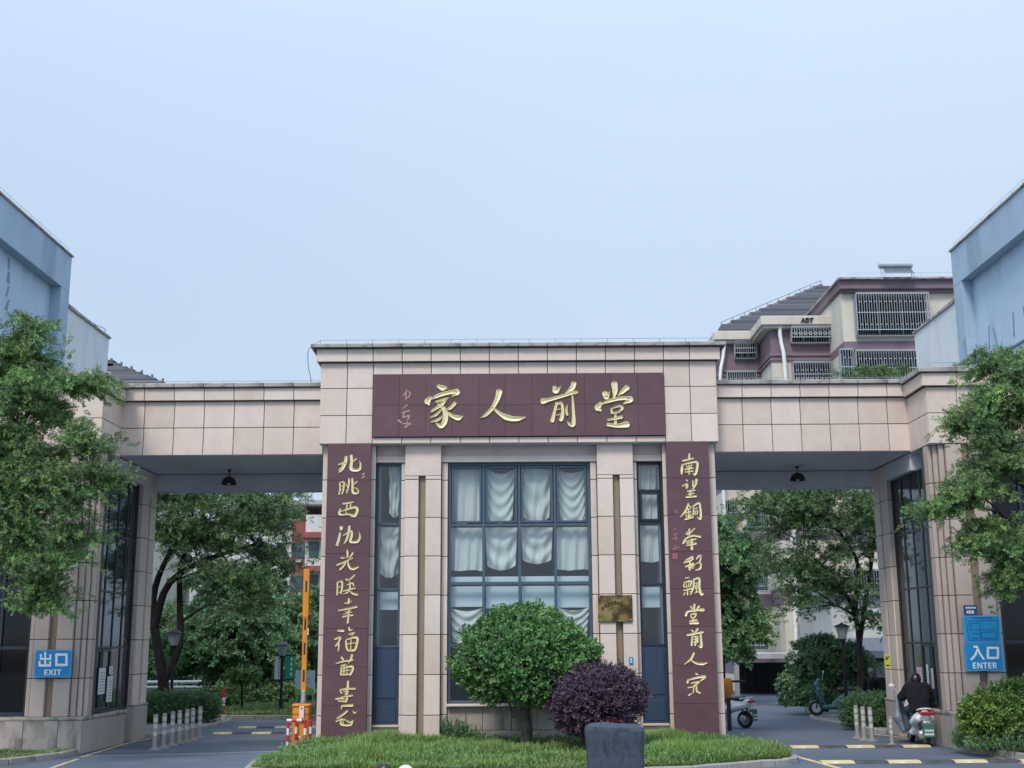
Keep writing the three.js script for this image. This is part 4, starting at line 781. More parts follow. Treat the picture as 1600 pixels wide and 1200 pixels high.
// ---------------------------------------------------------------- dome lamps under the beams
function domeLamp(label, X, Y) { const p = at(X, Y, 30.6), t = thing('dome_lamp', label, 'lamp', V(p.x, p.y - .16, p.z));
  part('shade', lathe([[.012, .20], [.07, .19], [.13, .15], [.175, .08], [.19, 0], [.18, .0], [.16, .08], [.1, .14], [.0, .17]], 0, 0, 0, 24), M.black, t); part('bulb', ball(0, .05, 0, .05, .06), M.white, t);
  part('stem', [cyl(V(0, .2, 0), V(0, 6.552 - p.y + .16, 0), .012), cyl(V(0, 6.50 - p.y + .16, 0), V(0, 6.552 - p.y + .16, 0), .04)], M.blackMetal, t); }
domeLamp('black dome lamp hanging under the left beam', 358, 747); domeLamp('black dome lamp hanging under the right beam', 1246, 741);

// ---------------------------------------------------------------- drive furniture
{ // lifting barrier on the left
  const p = gnd(470, 1166), t = thing('barrier', 'orange lifting barrier with its arm standing upright beside the left couplet board', 'barrier', V(p.x, .0, p.z));
  const cab = part('cabinet', [bx(-.19, .19, .02, .86, -.17, .17, .03), bx(-.205, .205, .86, .93, -.185, .185, .025), bx(-.2, .2, 0, .05, -.18, .18, .01)], M.orange, t);
  part('cabinet_seam', bx(-.192, .192, .70, .712, -.172, .172), M.black, cab); part('control_box', bx(-.02, .09, .56, .88, .19, .24, .01), M.white, cab); part('button', [ball(.035, .84, .245, .018), ball(.06, .62, .245, .014)], M.black, cab);
  part('sticker', [new THREE.TorusGeometry(.06, .02, 6, 12, 4).translate(-.04, .16, .172)], M.white, cab);
  const pv = part('arm_hub', [cyl(V(.04, .93, .1), V(.04, 1.02, .1), .07, .07, 12), bx(-.01, .09, 1.0, 1.22, .06, .14, .012)], M.silver, t);
  const arm = part('arm', [bx(-.015, .10, 1.2, 2.85, .07, .13, .012), bx(-.03, .11, 2.85, 3.95, .065, .135, .012)], M.orange, t); arm.position.x = .0;
  for (const y of [1.55, 2.15, 2.7, 3.55]) part('arm_slot', bx(.022, .062, y - .13, y + .13, .128, .139), M.black, arm);
  part('clip', bx(.095, .125, 2.45, 2.6, .08, .12, .005), M.white, arm);
}
{
  const p = gnd(464, 1169), t = thing('guard_rail', 'red and white striped guard rail in front of the orange barrier', 'guard rail', V(p.x, 0, p.z + .12));
  for (const [x, z] of [[-.19, 0], [.19, 0], [-.08, -.42], [.24, -.42]]) for (let k = 0; k < 4; k++) part('post_band', cyl(V(x, k * .145, z), V(x, (k + 1) * .145, z), .034, .034, 10), k % 2 ? M.red : M.white, t);
  for (let k = 0; k < 4; k++) part('rail_band', cyl(V(lerp(-.22, .22, k / 4), .60, 0), V(lerp(-.22, .22, (k + 1) / 4), .60, 0), .034, .034, 10), k % 2 ? M.red : M.white, t);
}
function makeBollard(label) {
  const t = thing('bollard', label, 'bollard', V(0, 0, 0), 0, 'flexible bollards along the drives');
  part('post', lathe([[.0, .76], [.045, .755], [.05, .74], [.05, .08], [.06, .06]], 0, 0, 0, 14), std({ color: lin(.33, .30, .28), roughness: .8 }), t);
  part('foot', lathe([[.06, .06], [.08, .035], [.13, .025], [.135, 0]], 0, 0, 0, 14), std({ color: lin(.24, .22, .21), roughness: .9 }), t);
  for (const y of [.34, .50, .64]) part('reflective_band', lathe([[.051, y - .045], [.0525, y - .04], [.0525, y + .04], [.051, y + .045]], 0, 0, 0, 14), std({ color: lin(.52, .51, .49), roughness: .6 }), t);
  return t;
}
const bl = [[241, 1172], [255, 1169], [268, 1165.5], [279.5, 1162.5], [290, 1160.5], [300.5, 1157], [311, 1154]], bw = ['nearest grey bollard of the row along the left drive', 'second nearest grey bollard of the row along the left drive', 'third nearest grey bollard of the row along the left drive', 'middle grey bollard of the row along the left drive', 'third grey bollard from the far end of the left row', 'second grey bollard from the far end of the left row', 'farthest grey bollard of the row along the left drive'];
const br = [[1394, 1164], [1363, 1158.5], [1351, 1157], [1340, 1154]], bw2 = ['shorter looking grey bollard standing alone beside the scooter', 'rightmost bollard of the three before the right hedge', 'middle bollard of the three before the right hedge', 'leftmost bollard of the three before the right hedge'];
let b0 = null; const tilt = RNG(8);
[...bl.map((p, i) => [p, bw[i]]), ...br.map((p, i) => [p, bw2[i]])].forEach(([q, label], i) => { const p = gnd(...q), b = b0 ? copyOf(b0, label, p) : (b0 = makeBollard(label)); b.position.copy(p); b.rotation.set((tilt() - .5) * .06, tilt() * 6, (tilt() - .5) * .06); if (i === 7) b.scale.setScalar(.8); });

function lantern(t, y, s = 1) {
  const h = part('lantern', [cyl(V(0, y, 0), V(0, y + .36 * s, 0), .10 * s, .2 * s, 8, true)], new THREE.MeshPhysicalMaterial({ color: lin(.6, .64, .64), roughness: .5, transmission: .5, thickness: 0 }), t);
  part('lantern_cap', lathe([[.0, y + .50 * s], [.05 * s, y + .46 * s], [.2 * s, y + .40 * s], [.26 * s, y + .365 * s], [.24 * s, y + .355 * s], [0, y + .37 * s]], 0, 0, 0, 8), M.black, h);
  part('lantern_base', lathe([[.11 * s, y + .01], [.06 * s, y - .08 * s], [.04 * s, y - .16 * s]], 0, 0, 0, 8), M.black, h);
}
function lampPost(label, X, Ytop, D, extra) { const p = at(X, Ytop, D), t = thing('street_lamp', label, 'street lamp', V(p.x, 0, -D)); part('pole', [cyl(V(0, 0, 0), V(0, p.y - .6, 0), .05, .04, 10), cyl(V(0, 0, 0), V(0, .5, 0), .09, .07, 10)], M.blackMetal, t); lantern(t, p.y - .5); if (extra) extra(t); }
lampPost('black lantern lamp post beside the dark trunks left of the left drive', 273, 982, 37);
lampPost('black lantern lamp post below the branching tree beyond the right drive', 1315, 972, 37);
lampPost('black lantern lamp post with banners beyond the left drive', 442, 1001, 41.5, t => {
  const q = Y => at(440, Y, 41.5).y; part('banner_arm', [cyl(V(-.3, q(1024), 0), V(.42, q(1024), 0), .02), cyl(V(-.3, q(1062), 0), V(.42, q(1062), 0), .02)], M.blackMetal, t);
  const w = part('banner', bx(-.24, -.06, q(1062), q(1025), -.01, .01), M.white, t), g = part('banner', bx(.1, .40, q(1061), q(1022), -.01, .01), std({ color: lin(.03, .30, .20), roughness: .7 }), t);
  for (let k = 0; k < 6; k++) part('banner_print', bx(-.12, -.08, q(1058) + k * .11, q(1058) + k * .11 + .08, .01, .014), ink, w);
  for (let k = 0; k < 4; k++) part('banner_print', bx(.28, .34, q(1056) + k * .16, q(1056) + k * .16 + .1, .01, .014), M.white, g);
});
{ const p = gnd(256, 1128), t = thing('pole', 'thin dark pole standing before the twin dark trunks', 'pole', V(p.x, 0, -36)); part('shaft', cyl(V(0, 0, 0), V(0, at(256, 980, 36).y, 0), .045, .035, 8), M.blackMetal, t); part('foot_plate', cyl(V(0, .1, 0), V(0, .15, 0), .12), M.blackMetal, t); }
{ const e = panel('notice_board', 'pale blue and green notice board behind the orange barrier arm', 'notice board', 461, 491.5, 1048, 1086, 40.5, std({ color: lin(.55, .70, .78), roughness: .5 }), .05);
  const gr = std({ color: lin(.25, .52, .10), roughness: .6 }), s = new THREE.Shape(); s.moveTo(-e.w + .01, .01); s.lineTo(e.w - .01, .01); s.lineTo(e.w - .01, .16); s.quadraticCurveTo(.15, .3, -.05, .2); s.quadraticCurveTo(-.2, .12, -e.w + .01, .26);
  part('print', new THREE.ShapeGeometry(s).translate(0, 0, .004), gr, e.t); part('print', [bx(.02, .18, .5, .53, 0, .004), bx(-.02, .2, .42, .44, 0, .004), bx(.05, .15, .36, .375, 0, .004)], std({ color: lin(.28, .42, .5) }), e.t);
  part('post', [cyl(V(-e.w + .05, -e.t.position.y, -.08), V(-e.w + .05, e.h, -.08), .035), cyl(V(e.w - .05, -e.t.position.y, -.08), V(e.w - .05, e.h, -.08), .035)], M.silver, e.t); }
{ const p = gnd(348, 1129), t = thing('marker_post', 'thin red and white marker post at the lawn edge of the left drive', 'marker post', V(p.x, 0, p.z)); for (let k = 0; k < 4; k++) part('post_band', cyl(V(0, k * .24, 0), V(0, (k + 1) * .24, 0), .05, .05, 10), k % 2 ? M.red : M.white, t); }
{ const p = at(1135, 1090, 33), t = thing('signal_post', 'orange headed post close beside the right couplet pier', 'post', V(p.x + .05, 0, -33)); part('stand', bx(-.05, .05, 0, p.y, -.05, .05, .01), M.blackMetal, t); part('orange_head', [lathe([[.0, p.y + .5], [.09, p.y + .48], [.13, p.y + .3], [.12, p.y + .1], [.05, p.y]], 0, 0, 0, 14)], M.orange, t); part('side_arm', bx(.1, .45, p.y + .38, p.y + .44, -.04, .04, .01), M.blackMetal, t); }
{ // upright stone in front of the purple shrub
  const D = 21.2, a = at(914, 1150, D), b = at(1005, 1150, D), top = at(960, 1130, D).y, w = (b.x - a.x) / 2, t = thing('upright_stone', 'dark blue grey upright stone with rounded shoulders in front of the purple shrub', 'stone', V((a.x + b.x) / 2, 0, -D));
  const N = 40, prof = [[0, .93], [.2, .95], [.45, .97], [.65, .99], [.8, 1], [.88, .99], [.94, .94], [.98, .83], [1, .66], [1.005, .3]], pos = [], R = (i, k) => { const q = i / N * Math.PI * 2, c = Math.cos(q), sn = Math.sin(q), [y, f] = prof[k], n = 1 + .10 * (vn(i / N, k / 10, 7, 5) - .5) + .02 * (hash(i % N, k, 6) - .5), e = .42;
    return V(Math.sign(c) * Math.pow(Math.abs(c), e) * w * f * n, y * top * (1 + .09 * (vn(i / N, .3, 5, 9) - .5) * (k > 4)), Math.sign(sn) * Math.pow(Math.abs(sn), e) * .34 * f * n); };
  for (let k = 0; k + 1 < prof.length; k++) for (let i = 0; i < N; i++) { const A = R(i, k), B = R((i + 1) % N, k), C = R((i + 1) % N, k + 1), E = R(i, k + 1); for (const q of [A, C, B, A, E, C]) pos.push(q.x, q.y, q.z); }
  for (let i = 0; i < N; i++) { const A = R(i, prof.length - 1), B = R((i + 1) % N, prof.length - 1); for (const q of [A, V(0, top * 1.005, 0), B]) pos.push(q.x, q.y, q.z); }
  const g = new THREE.BufferGeometry(); g.setAttribute('position', new THREE.Float32BufferAttribute(pos, 3)); g.computeVertexNormals();
  part('block', boxUV(g), std({ map: stain([.075, .10, .145], [.03, .052, .055], .95, 251, .8), roughness: .75, bumpMap: bumpT, bumpScale: .03, side: THREE.DoubleSide }), t);
  const r = RNG(66), pl = []; for (let i = 0; i < 26; i++) { const x = lerp(-.14, .16, r()), z = (r() - .5) * .2, y = top + r() * .05, an = r() * 6.3, l = .05 + r() * .04; pl.push(fromPolys([[V(x, y, z), V(x + Math.cos(an) * l * .5 + .012, y + .02, z + Math.sin(an) * l * .5), V(x + Math.cos(an) * l, y + .03 * r(), z + Math.sin(an) * l), V(x + Math.cos(an) * l * .5 - .012, y + .022, z + Math.sin(an) * l * .5)]])); }
  part('fallen_petals', pl, std({ color: lin(.20, .02, .025), roughness: .8, side: THREE.DoubleSide }), t);
}
for (const [X, Y, m, l, r] of [[600, 1193, M.black, 'dark round topped low bollard at the bottom edge of the picture', .105], [634, 1195, M.white, 'white round topped low bollard at the bottom edge of the picture', .115]]) {
  const p = at(X, Y, 18.6), t = thing('round_bollard', l, 'bollard', V(p.x, 0, -18.6)); part('shaft', lathe([[r * .7, p.y - r], [r * .75, .06], [r * 1.1, .04], [r * 1.1, 0]], 0, 0, 0, 16), M.concrete, t); part('head', ball(0, p.y - r * .8, 0, r, r * .8, r, 16), m, t); if (m === M.black) part('patch', ball(.01, p.y - r * .62, r * .55, .05, .04, .05, 10), M.bronze, t); }

// ---------------------------------------------------------------- figures and mopeds: smooth surfaces round a skeleton
function fieldMesh(bones, cell, k = .03) {
  const lo = V(1e9, 1e9, 1e9), hi = V(-1e9, -1e9, -1e9);
  for (const [a, b] of bones) for (const q of [a, b]) { lo.min(V(q[0] - q[3], q[1] - q[3], q[2] - q[3])); hi.max(V(q[0] + q[3], q[1] + q[3], q[2] + q[3])); }
  const c = V().addVectors(lo, hi).multiplyScalar(.5), size = Math.max(hi.x - lo.x, hi.y - lo.y, hi.z - lo.z) + cell * 8, N = Math.min(110, Math.ceil(size / cell)), mc = new MarchingCubes(N, new THREE.MeshStandardMaterial(), false, false, 120000);
  mc.isolation = 0; const H = N / 2, P = bones.map(([a, b]) => { const d = [b[0] - a[0], b[1] - a[1], b[2] - a[2]]; return [a, d, d[0] * d[0] + d[1] * d[1] + d[2] * d[2] || 1e-9, b[3] - a[3]]; });
  for (let z = 0; z < N; z++) for (let y = 0; y < N; y++) for (let x = 0; x < N; x++) {
    const px = c.x + (x - H) / H * size / 2, py = c.y + (y - H) / H * size / 2, pz = c.z + (z - H) / H * size / 2; let D = 1e3;
    for (const [a, d, l, dr] of P) { const t = clamp(((px - a[0]) * d[0] + (py - a[1]) * d[1] + (pz - a[2]) * d[2]) / l), q = Math.hypot(px - a[0] - d[0] * t, py - a[1] - d[1] * t, pz - a[2] - d[2] * t) - a[3] - dr * t;
      const h = Math.max(0, k - Math.abs(D - q)) / k; D = Math.min(D, q) - h * h * k * .25; }
    mc.field[x + y * N + z * N * N] = -D;
  }
  mc.update();
  const n = mc.count !== undefined ? mc.count : mc.geometry.drawRange.count, g = new THREE.BufferGeometry(), pos = new Float32Array(n * 3);
  for (let i = 0; i < n; i++) { pos[3 * i] = c.x + mc.positionArray[3 * i] * size / 2; pos[3 * i + 1] = c.y + mc.positionArray[3 * i + 1] * size / 2; pos[3 * i + 2] = c.z + mc.positionArray[3 * i + 2] * size / 2; }
  g.setAttribute('position', new THREE.BufferAttribute(pos, 3)); g.setAttribute('normal', new THREE.BufferAttribute(mc.normalArray.slice(0, n * 3), 3));
  return boxUV(g);
}
const skin = std({ color: lin(.42, .26, .18), roughness: .6 }), jacket = std({ color: lin(.005, .006, .016), roughness: .95, map: weave }), jeans = std({ color: lin(.06, .10, .14), roughness: .9, map: weave }), hair = std({ color: lin(.10, .095, .09), roughness: .8 });
function hand(s, x, y, z) { // gripping hand: palm, four curled fingers, thumb
  const B = [[[x - .03, y, z + .03, .018], [x + .03, y, z + .03, .018]], [[x, y, z + .06, .024], [x, y, z + .02, .022]]];
  for (let i = 0; i < 4; i++) { const fx = x + (i - 1.5) * .021, l = [.9, 1, .97, .78][i]; B.push([[fx, y + .01, z + .02, .0095], [fx, y + .012, z - .022 * l, .009]], [[fx, y + .012, z - .022 * l, .009], [fx, y - .02 * l, z - .032 * l, .0085]], [[fx, y - .02 * l, z - .032 * l, .0085], [fx, y - .03 * l, z - .005, .008]]); }
  B.push([[x - s * .035, y, z + .04, .012], [x - s * .055, y - .005, z + .01, .0105]], [[x - s * .055, y - .005, z + .01, .0105], [x - s * .045, y - .022, z - .015, .009]]);
  return fieldMesh(B, .0045, .008);
}
function makeMoped(name, label, shell, o = {}) {
  const t = thing(name, label, 'moped', V(0, 0, 0), 0, o.group);
  const body = part('body', fieldMesh([[[0, .66, .62, .10], [0, .60, .2, .15]], [[-.13, .58, .56, .075], [-.14, .48, .1, .085]], [[.13, .58, .56, .075], [.14, .48, .1, .085]], [[0, .60, .2, .13], [0, .34, -.12, .12]], [[-.12, .25, -.1, .06], [-.12, .24, -.5, .06]], [[.12, .25, -.1, .06], [.12, .24, -.5, .06]], [[0, .25, -.1, .06], [0, .24, -.5, .06]], [[0, .3, -.55, .10], [0, .86, -.66, .08]], [[-.15, .4, -.56, .05], [-.14, .75, -.64, .05]], [[.15, .4, -.56, .05], [.14, .75, -.64, .05]], [[0, .86, -.66, .08], [0, .99, -.62, .075]]], .022, .09), shell, t);
  part('seat', fieldMesh([[[-.06, .755, .48, .06], [-.05, .73, .0, .06]], [[.06, .755, .48, .06], [.05, .73, .0, .06]], [[0, .765, .5, .06], [0, .73, -.05, .06]]], .02, .06), M.black, t);
  part('grab_rail', tube([V(-.13, .76, .45), V(-.11, .79, .68), V(0, .80, .74), V(.11, .79, .68), V(.13, .76, .45)], .018, 8), shell, t);
  part('tail_light', [fieldMesh([[[-.13, .70, .735, .036], [.13, .70, .735, .036]]], .012, .03)], M.tail, t);
  part('mudguard', [fieldMesh([[[-.05, .56, .62, .05], [.05, .56, .62, .05]], [[-.05, .5, .7, .045], [.05, .5, .7, .045]]], .016, .05)], M.silver, t);
  part('number_plate', [bx(-.125, .125, .2, .42, .80, .825, .008), bx(-.13, .13, .42, .5, .70, .82, .01)], std({ color: lin(.06, .16, .13), roughness: .5 }), t);
  part('plate_print', [0, 1, 2, 3].map(i => bx(-.09 + i * .05, -.055 + i * .05, .32, .37, .825, .828)).concat(bx(-.1, .1, .25, .29, .825, .828)), M.white, t);
  for (const [z, r] of [[.52, .225], [-.72, .225]]) { const w = part('wheel', new THREE.TorusGeometry(r - .05, .052, 10, 28).rotateY(Math.PI / 2).translate(0, r, z), M.black, t); part('rim', [cyl(V(-.03, r, z), V(.03, r, z), r - .07, r - .07, 18)], M.silver, w); }
  part('motor_cover', [cyl(V(-.14, .25, .52), V(-.06, .25, .52), .10, .11, 16), ball(-.14, .25, .52, .03, .085, .085)], M.silver, t);
  part('shock_absorber', [cyl(V(-.12, .26, .56), V(-.12, .55, .5), .025), cyl(V(.12, .26, .56), V(.12, .55, .5), .025)], M.blackMetal, t);
  part('fork', [cyl(V(-.06, .22, -.72), V(-.05, .8, -.63), .02), cyl(V(.06, .22, -.72), V(.05, .8, -.63), .02)], M.blackMetal, t);
  part('handlebar', tube([V(-.34, 1.0, -.46), V(-.2, 1.02, -.56), V(0, 1.0, -.6), V(.2, 1.02, -.56), V(.34, 1.0, -.46)], .018, 8), M.blackMetal, t);
  for (const s of [-1, 1]) part('mirror', [cyl(V(s * .24, 1.02, -.53), V(s * .40, 1.22, -.5), .008, .008, 6), ball(s * .42, 1.25, -.5, .065, .045, .02)], s < 0 ? M.white : M.black, t);
  return t;
}
const riderBase = gnd(1438, 1163);
{
  const m = makeMoped('moped', 'white moped with red tail light ridden along the right lodge', M.white); m.position.copy(riderBase); m.rotation.y = -.06;
  part('leg_apron', [fieldMesh([[[-.33, .98, -.44, .05], [-.36, .55, -.36, .09]], [[-.36, .55, -.36, .09], [-.27, .28, -.3, .06]], [[-.2, .98, -.56, .04], [-.24, .5, -.5, .08]], [[.2, .98, -.56, .04], [.2, .5, -.5, .07]], [[.32, .95, -.44, .05], [.3, .5, -.38, .07]], [[-.2, .6, -.56, .05], [.2, .6, -.56, .05]]], .022, .08)], std({ color: lin(.20, .25, .30), roughness: .45, map: weave }), m);
  const p = thing('person', 'person in dark jacket and helmet riding the white moped away', 'person', riderBase.clone(), -.06);
  const parts = [fieldMesh([[[0, .86, .16, .10], [0, 1.16, .08, .09]], [[0, 1.24, .02, .06], [0, 1.34, .0, .055]], [[0, 1.40, -.02, .085], [0, 1.43, -.03, .088]], [[-.1, .82, .12, .08], [-.17, .70, -.32, .065]], [[-.17, .70, -.32, .06], [-.17, .36, -.26, .045]], [[.1, .82, .12, .08], [.17, .70, -.32, .065]], [[.17, .70, -.32, .06], [.17, .36, -.26, .045]], [[-.2, 1.22, .05, .055], [-.31, 1.02, -.14, .042]], [[-.31, 1.02, -.14, .042], [-.29, 1.0, -.42, .03]], [[.2, 1.22, .05, .055], [.31, 1.02, -.14, .042]], [[.31, 1.02, -.14, .042], [.29, 1.0, -.42, .03]]], .02, .03)];
  const body = part('body', [...parts, hand(-1, -.3, 1.0, -.48), hand(1, .3, 1.0, -.48)], skin, p);
  part('jacket', fieldMesh([[[-.09, .76, .2, .13], [-.08, 1.0, .14, .14]], [[.09, .76, .2, .13], [.08, 1.0, .14, .14]], [[-.1, 1.0, .14, .16], [-.13, 1.2, .05, .135]], [[.1, 1.0, .14, .16], [.13, 1.2, .05, .135]], [[0, .8, .18, .16], [0, 1.2, .07, .15]], [[0, 1.27, .02, .075], [0, 1.31, .01, .07]], [[-.2, 1.22, .05, .10], [-.31, 1.02, -.06, .09]], [[-.31, 1.02, -.06, .09], [-.29, 1.0, -.40, .052]], [[.2, 1.22, .05, .10], [.31, 1.02, -.06, .09]], [[.31, 1.02, -.06, .09], [.29, 1.0, -.40, .052]], [[.13, .74, .16, .09], [.2, .62, .0, .08]]], .018, .05), jacket, body);
  part('trousers', fieldMesh([[[-.1, .82, .12, .1], [-.19, .70, -.32, .085]], [[-.19, .70, -.32, .08], [-.19, .33, -.24, .065]], [[.1, .82, .12, .1], [.19, .70, -.32, .085]], [[.19, .70, -.32, .08], [.19, .33, -.24, .065]]], .02, .04), jeans, body);
  for (const s of [-1, 1]) part('shoe', fieldMesh([[[s * .18, .325, -.22, .045], [s * .19, .325, -.40, .04]]], .014, .02), M.black, body);
  const hm = part('helmet', fieldMesh([[[0, 1.43, -.02, .115], [0, 1.42, -.06, .115]], [[0, 1.38, .02, .10], [0, 1.37, -.03, .10]]], .012, .05), std({ color: lin(.022, .014, .024), roughness: .25 }), body);
  part('helmet_band', new THREE.TorusGeometry(.108, .012, 8, 26).rotateX(Math.PI / 2).translate(0, 1.385, -.02), M.blackMetal, hm);
}
{ // person behind the hedge
  const D = 34.6, h = at(1361, 1044, D), p = thing('person', 'grey haired person in black top standing behind the right hedge', 'person', V(h.x, .12, -D), 2.5), s = (h.y - .12) / 1.6, S = v => v.map(b => b.map(q => q.map(c => c * s)));
  const legs = [[[-.09, .84, 0, .085], [-.1, .46, .02, .06]], [[-.1, .46, .02, .06], [-.1, .07, -.02, .04]], [[.09, .84, 0, .085], [.1, .46, .02, .06]], [[.1, .46, .02, .06], [.1, .07, -.02, .04]]];
  const arms = [[[-.19, 1.26, 0, .05], [-.27, 1.0, .02, .042]], [[-.27, 1.0, .02, .042], [-.22, .80, .14, .03]], [[.19, 1.26, 0, .05], [.27, 1.0, .02, .042]], [[.27, 1.0, .02, .042], [.22, .80, .14, .03]]];
  const body = part('body', [fieldMesh(S([[[0, .86, 0, .12], [0, 1.2, 0, .13]], [[0, 1.28, 0, .05], [0, 1.38, .01, .05]], [[0, 1.44, .02, .078], [0, 1.51, .0, .082]], [[0, 1.45, .1, .014], [0, 1.48, .09, .011]], [[-.08, 1.46, .01, .016], [-.085, 1.48, .01, .016]], [[.08, 1.46, .01, .016], [.085, 1.48, .01, .016]], ...legs, ...arms]), .02, .03), hand(-1, -.22 * s, .76 * s, .16 * s), hand(1, .22 * s, .76 * s, .16 * s)], skin, p);
  part('shirt', fieldMesh(S([[[0, .86, 0, .14], [0, 1.2, 0, .15]], [[-.19, 1.26, 0, .075], [-.28, 1.0, .02, .06]], [[.19, 1.26, 0, .075], [.28, 1.0, .02, .06]], [[-.28, 1.0, .02, .06], [-.23, .84, .11, .045]], [[.28, 1.0, .02, .06], [.23, .84, .11, .045]]]), .02, .05), std({ color: lin(.012, .012, .016), roughness: .9 }), body);
  part('trousers', fieldMesh(S(legs.map(b => b.map(q => [q[0], q[1], q[2], q[3] + .022]))), .022, .04), jeans, body);
  part('hair', fieldMesh(S([[[0, 1.53, -.02, .082], [0, 1.5, -.035, .084]]]), .012, .02), std({ color: lin(.25, .24, .23), roughness: .9 }), body);
  part('eyes', [ball(-.03 * s, 1.49 * s, .085 * s, .009), ball(.03 * s, 1.49 * s, .085 * s, .009)], M.black, body); part('mouth', ball(0, 1.415 * s, .088 * s, .022, .006, .01, 8), M.redInk, body);
  for (const q of [-1, 1]) part('shoe', fieldMesh([[[q * .1 * s, .045, -.03, .045], [q * .1 * s, .04, .12, .038]]], .014, .02), M.black, body);
}
{ // mopeds parked beyond the right hump
  const teal = std({ color: lin(.03, .11, .12), roughness: .4 });
  const b = makeMoped('moped', 'teal parked moped beneath the branching tree beyond the hedge', teal); b.position.set(9.6, .12, -37.2); b.rotation.y = 1.4;
  const c = makeMoped('moped', 'white parked moped close behind the right couplet pier', M.white); c.position.set(5.75, 0, -34.2); c.rotation.y = .9;
}

// ---------------------------------------------------------------- foliage
// a leafy twig: small leaves in pairs along a short stem that bends over; length 1, scaled per copy
function sprayGeo(pairs, len, wid, droop, spread, seed) {
  const r = RNG(seed), pos = [], add = (a, b, c, d) => { for (const q of [a, b, c, a, c, d]) pos.push(q.x, q.y, q.z); };
  for (let i = 0; i < pairs; i++) for (const s of [-1, 1]) {
    const t = (i + .6) / pairs, o = V((r() - .5) * .05, t * 1 - droop * t * t * .55, droop * t * .5 * (r() * .6 + .7));
    const dir = V(s * spread, .55 - droop * t * .6 + (r() - .5) * .5, (r() - .5) * .8).normalize(), side = V(r() - .5, r() - .5, r() - .5).cross(dir).normalize().multiplyScalar(wid * (.7 + r() * .6)), L = len * (.7 + r() * .6);
    const mid = o.clone().addScaledVector(dir, L * .5); mid.y += L * .06;
    add(o, mid.clone().add(side), o.clone().addScaledVector(dir, L), mid.clone().sub(side));
  }
  const g = new THREE.BufferGeometry(); g.setAttribute('position', new THREE.Float32BufferAttribute(pos, 3)); g.computeVertexNormals(); return g;
}
const G = { fine: sprayGeo(10, .25, .042, .6, .9, 1), broad: sprayGeo(6, .48, .12, .35, .8, 2), upright: sprayGeo(6, .42, .10, .0, .6, 3), tiny: sprayGeo(8, .22, .06, .15, .8, 4), bush: sprayGeo(5, .40, .15, .0, .9, 6) };
const qA = new THREE.Quaternion(), UP = V(0, 1, 0), mA = new THREE.Matrix4();
function foliage(parent, name, spots, geo, mat, size, rng, { tone = .35, lean = .6, yellow = 0 } = {}) { // spots: [position, outward direction, brightness]
  const m = new THREE.InstancedMesh(geo, mat, spots.length); m.name = name; shadows(m); const c = new THREE.Color();
  spots.forEach(([p, d, b = 1], i) => {
    const dir = V(d.x + (rng() - .5) * lean * 2, d.y + (rng() - .5) * lean * 2, d.z + (rng() - .5) * lean * 2).normalize();
    qA.setFromUnitVectors(UP, dir).multiply(new THREE.Quaternion().setFromAxisAngle(UP, rng() * 6.28));
    const s = size * (.65 + .7 * rng()); mA.compose(p, qA, V(s, s, s)); m.setMatrixAt(i, mA);
    const k = b * (1 - tone / 2 + tone * rng()), y = yellow * rng() * rng(); c.setRGB(k * (1 + y * 1.1), k * (1 + y * .5), k * (1 - y * .3)); m.setColorAt(i, c);
  });
  m.userData.kind = 'stuff'; parent.add(m); return m;
}
function inBall(r) { let v; do v = V(r() * 2 - 1, r() * 2 - 1, r() * 2 - 1); while (v.lengthSq() > 1); return v; }
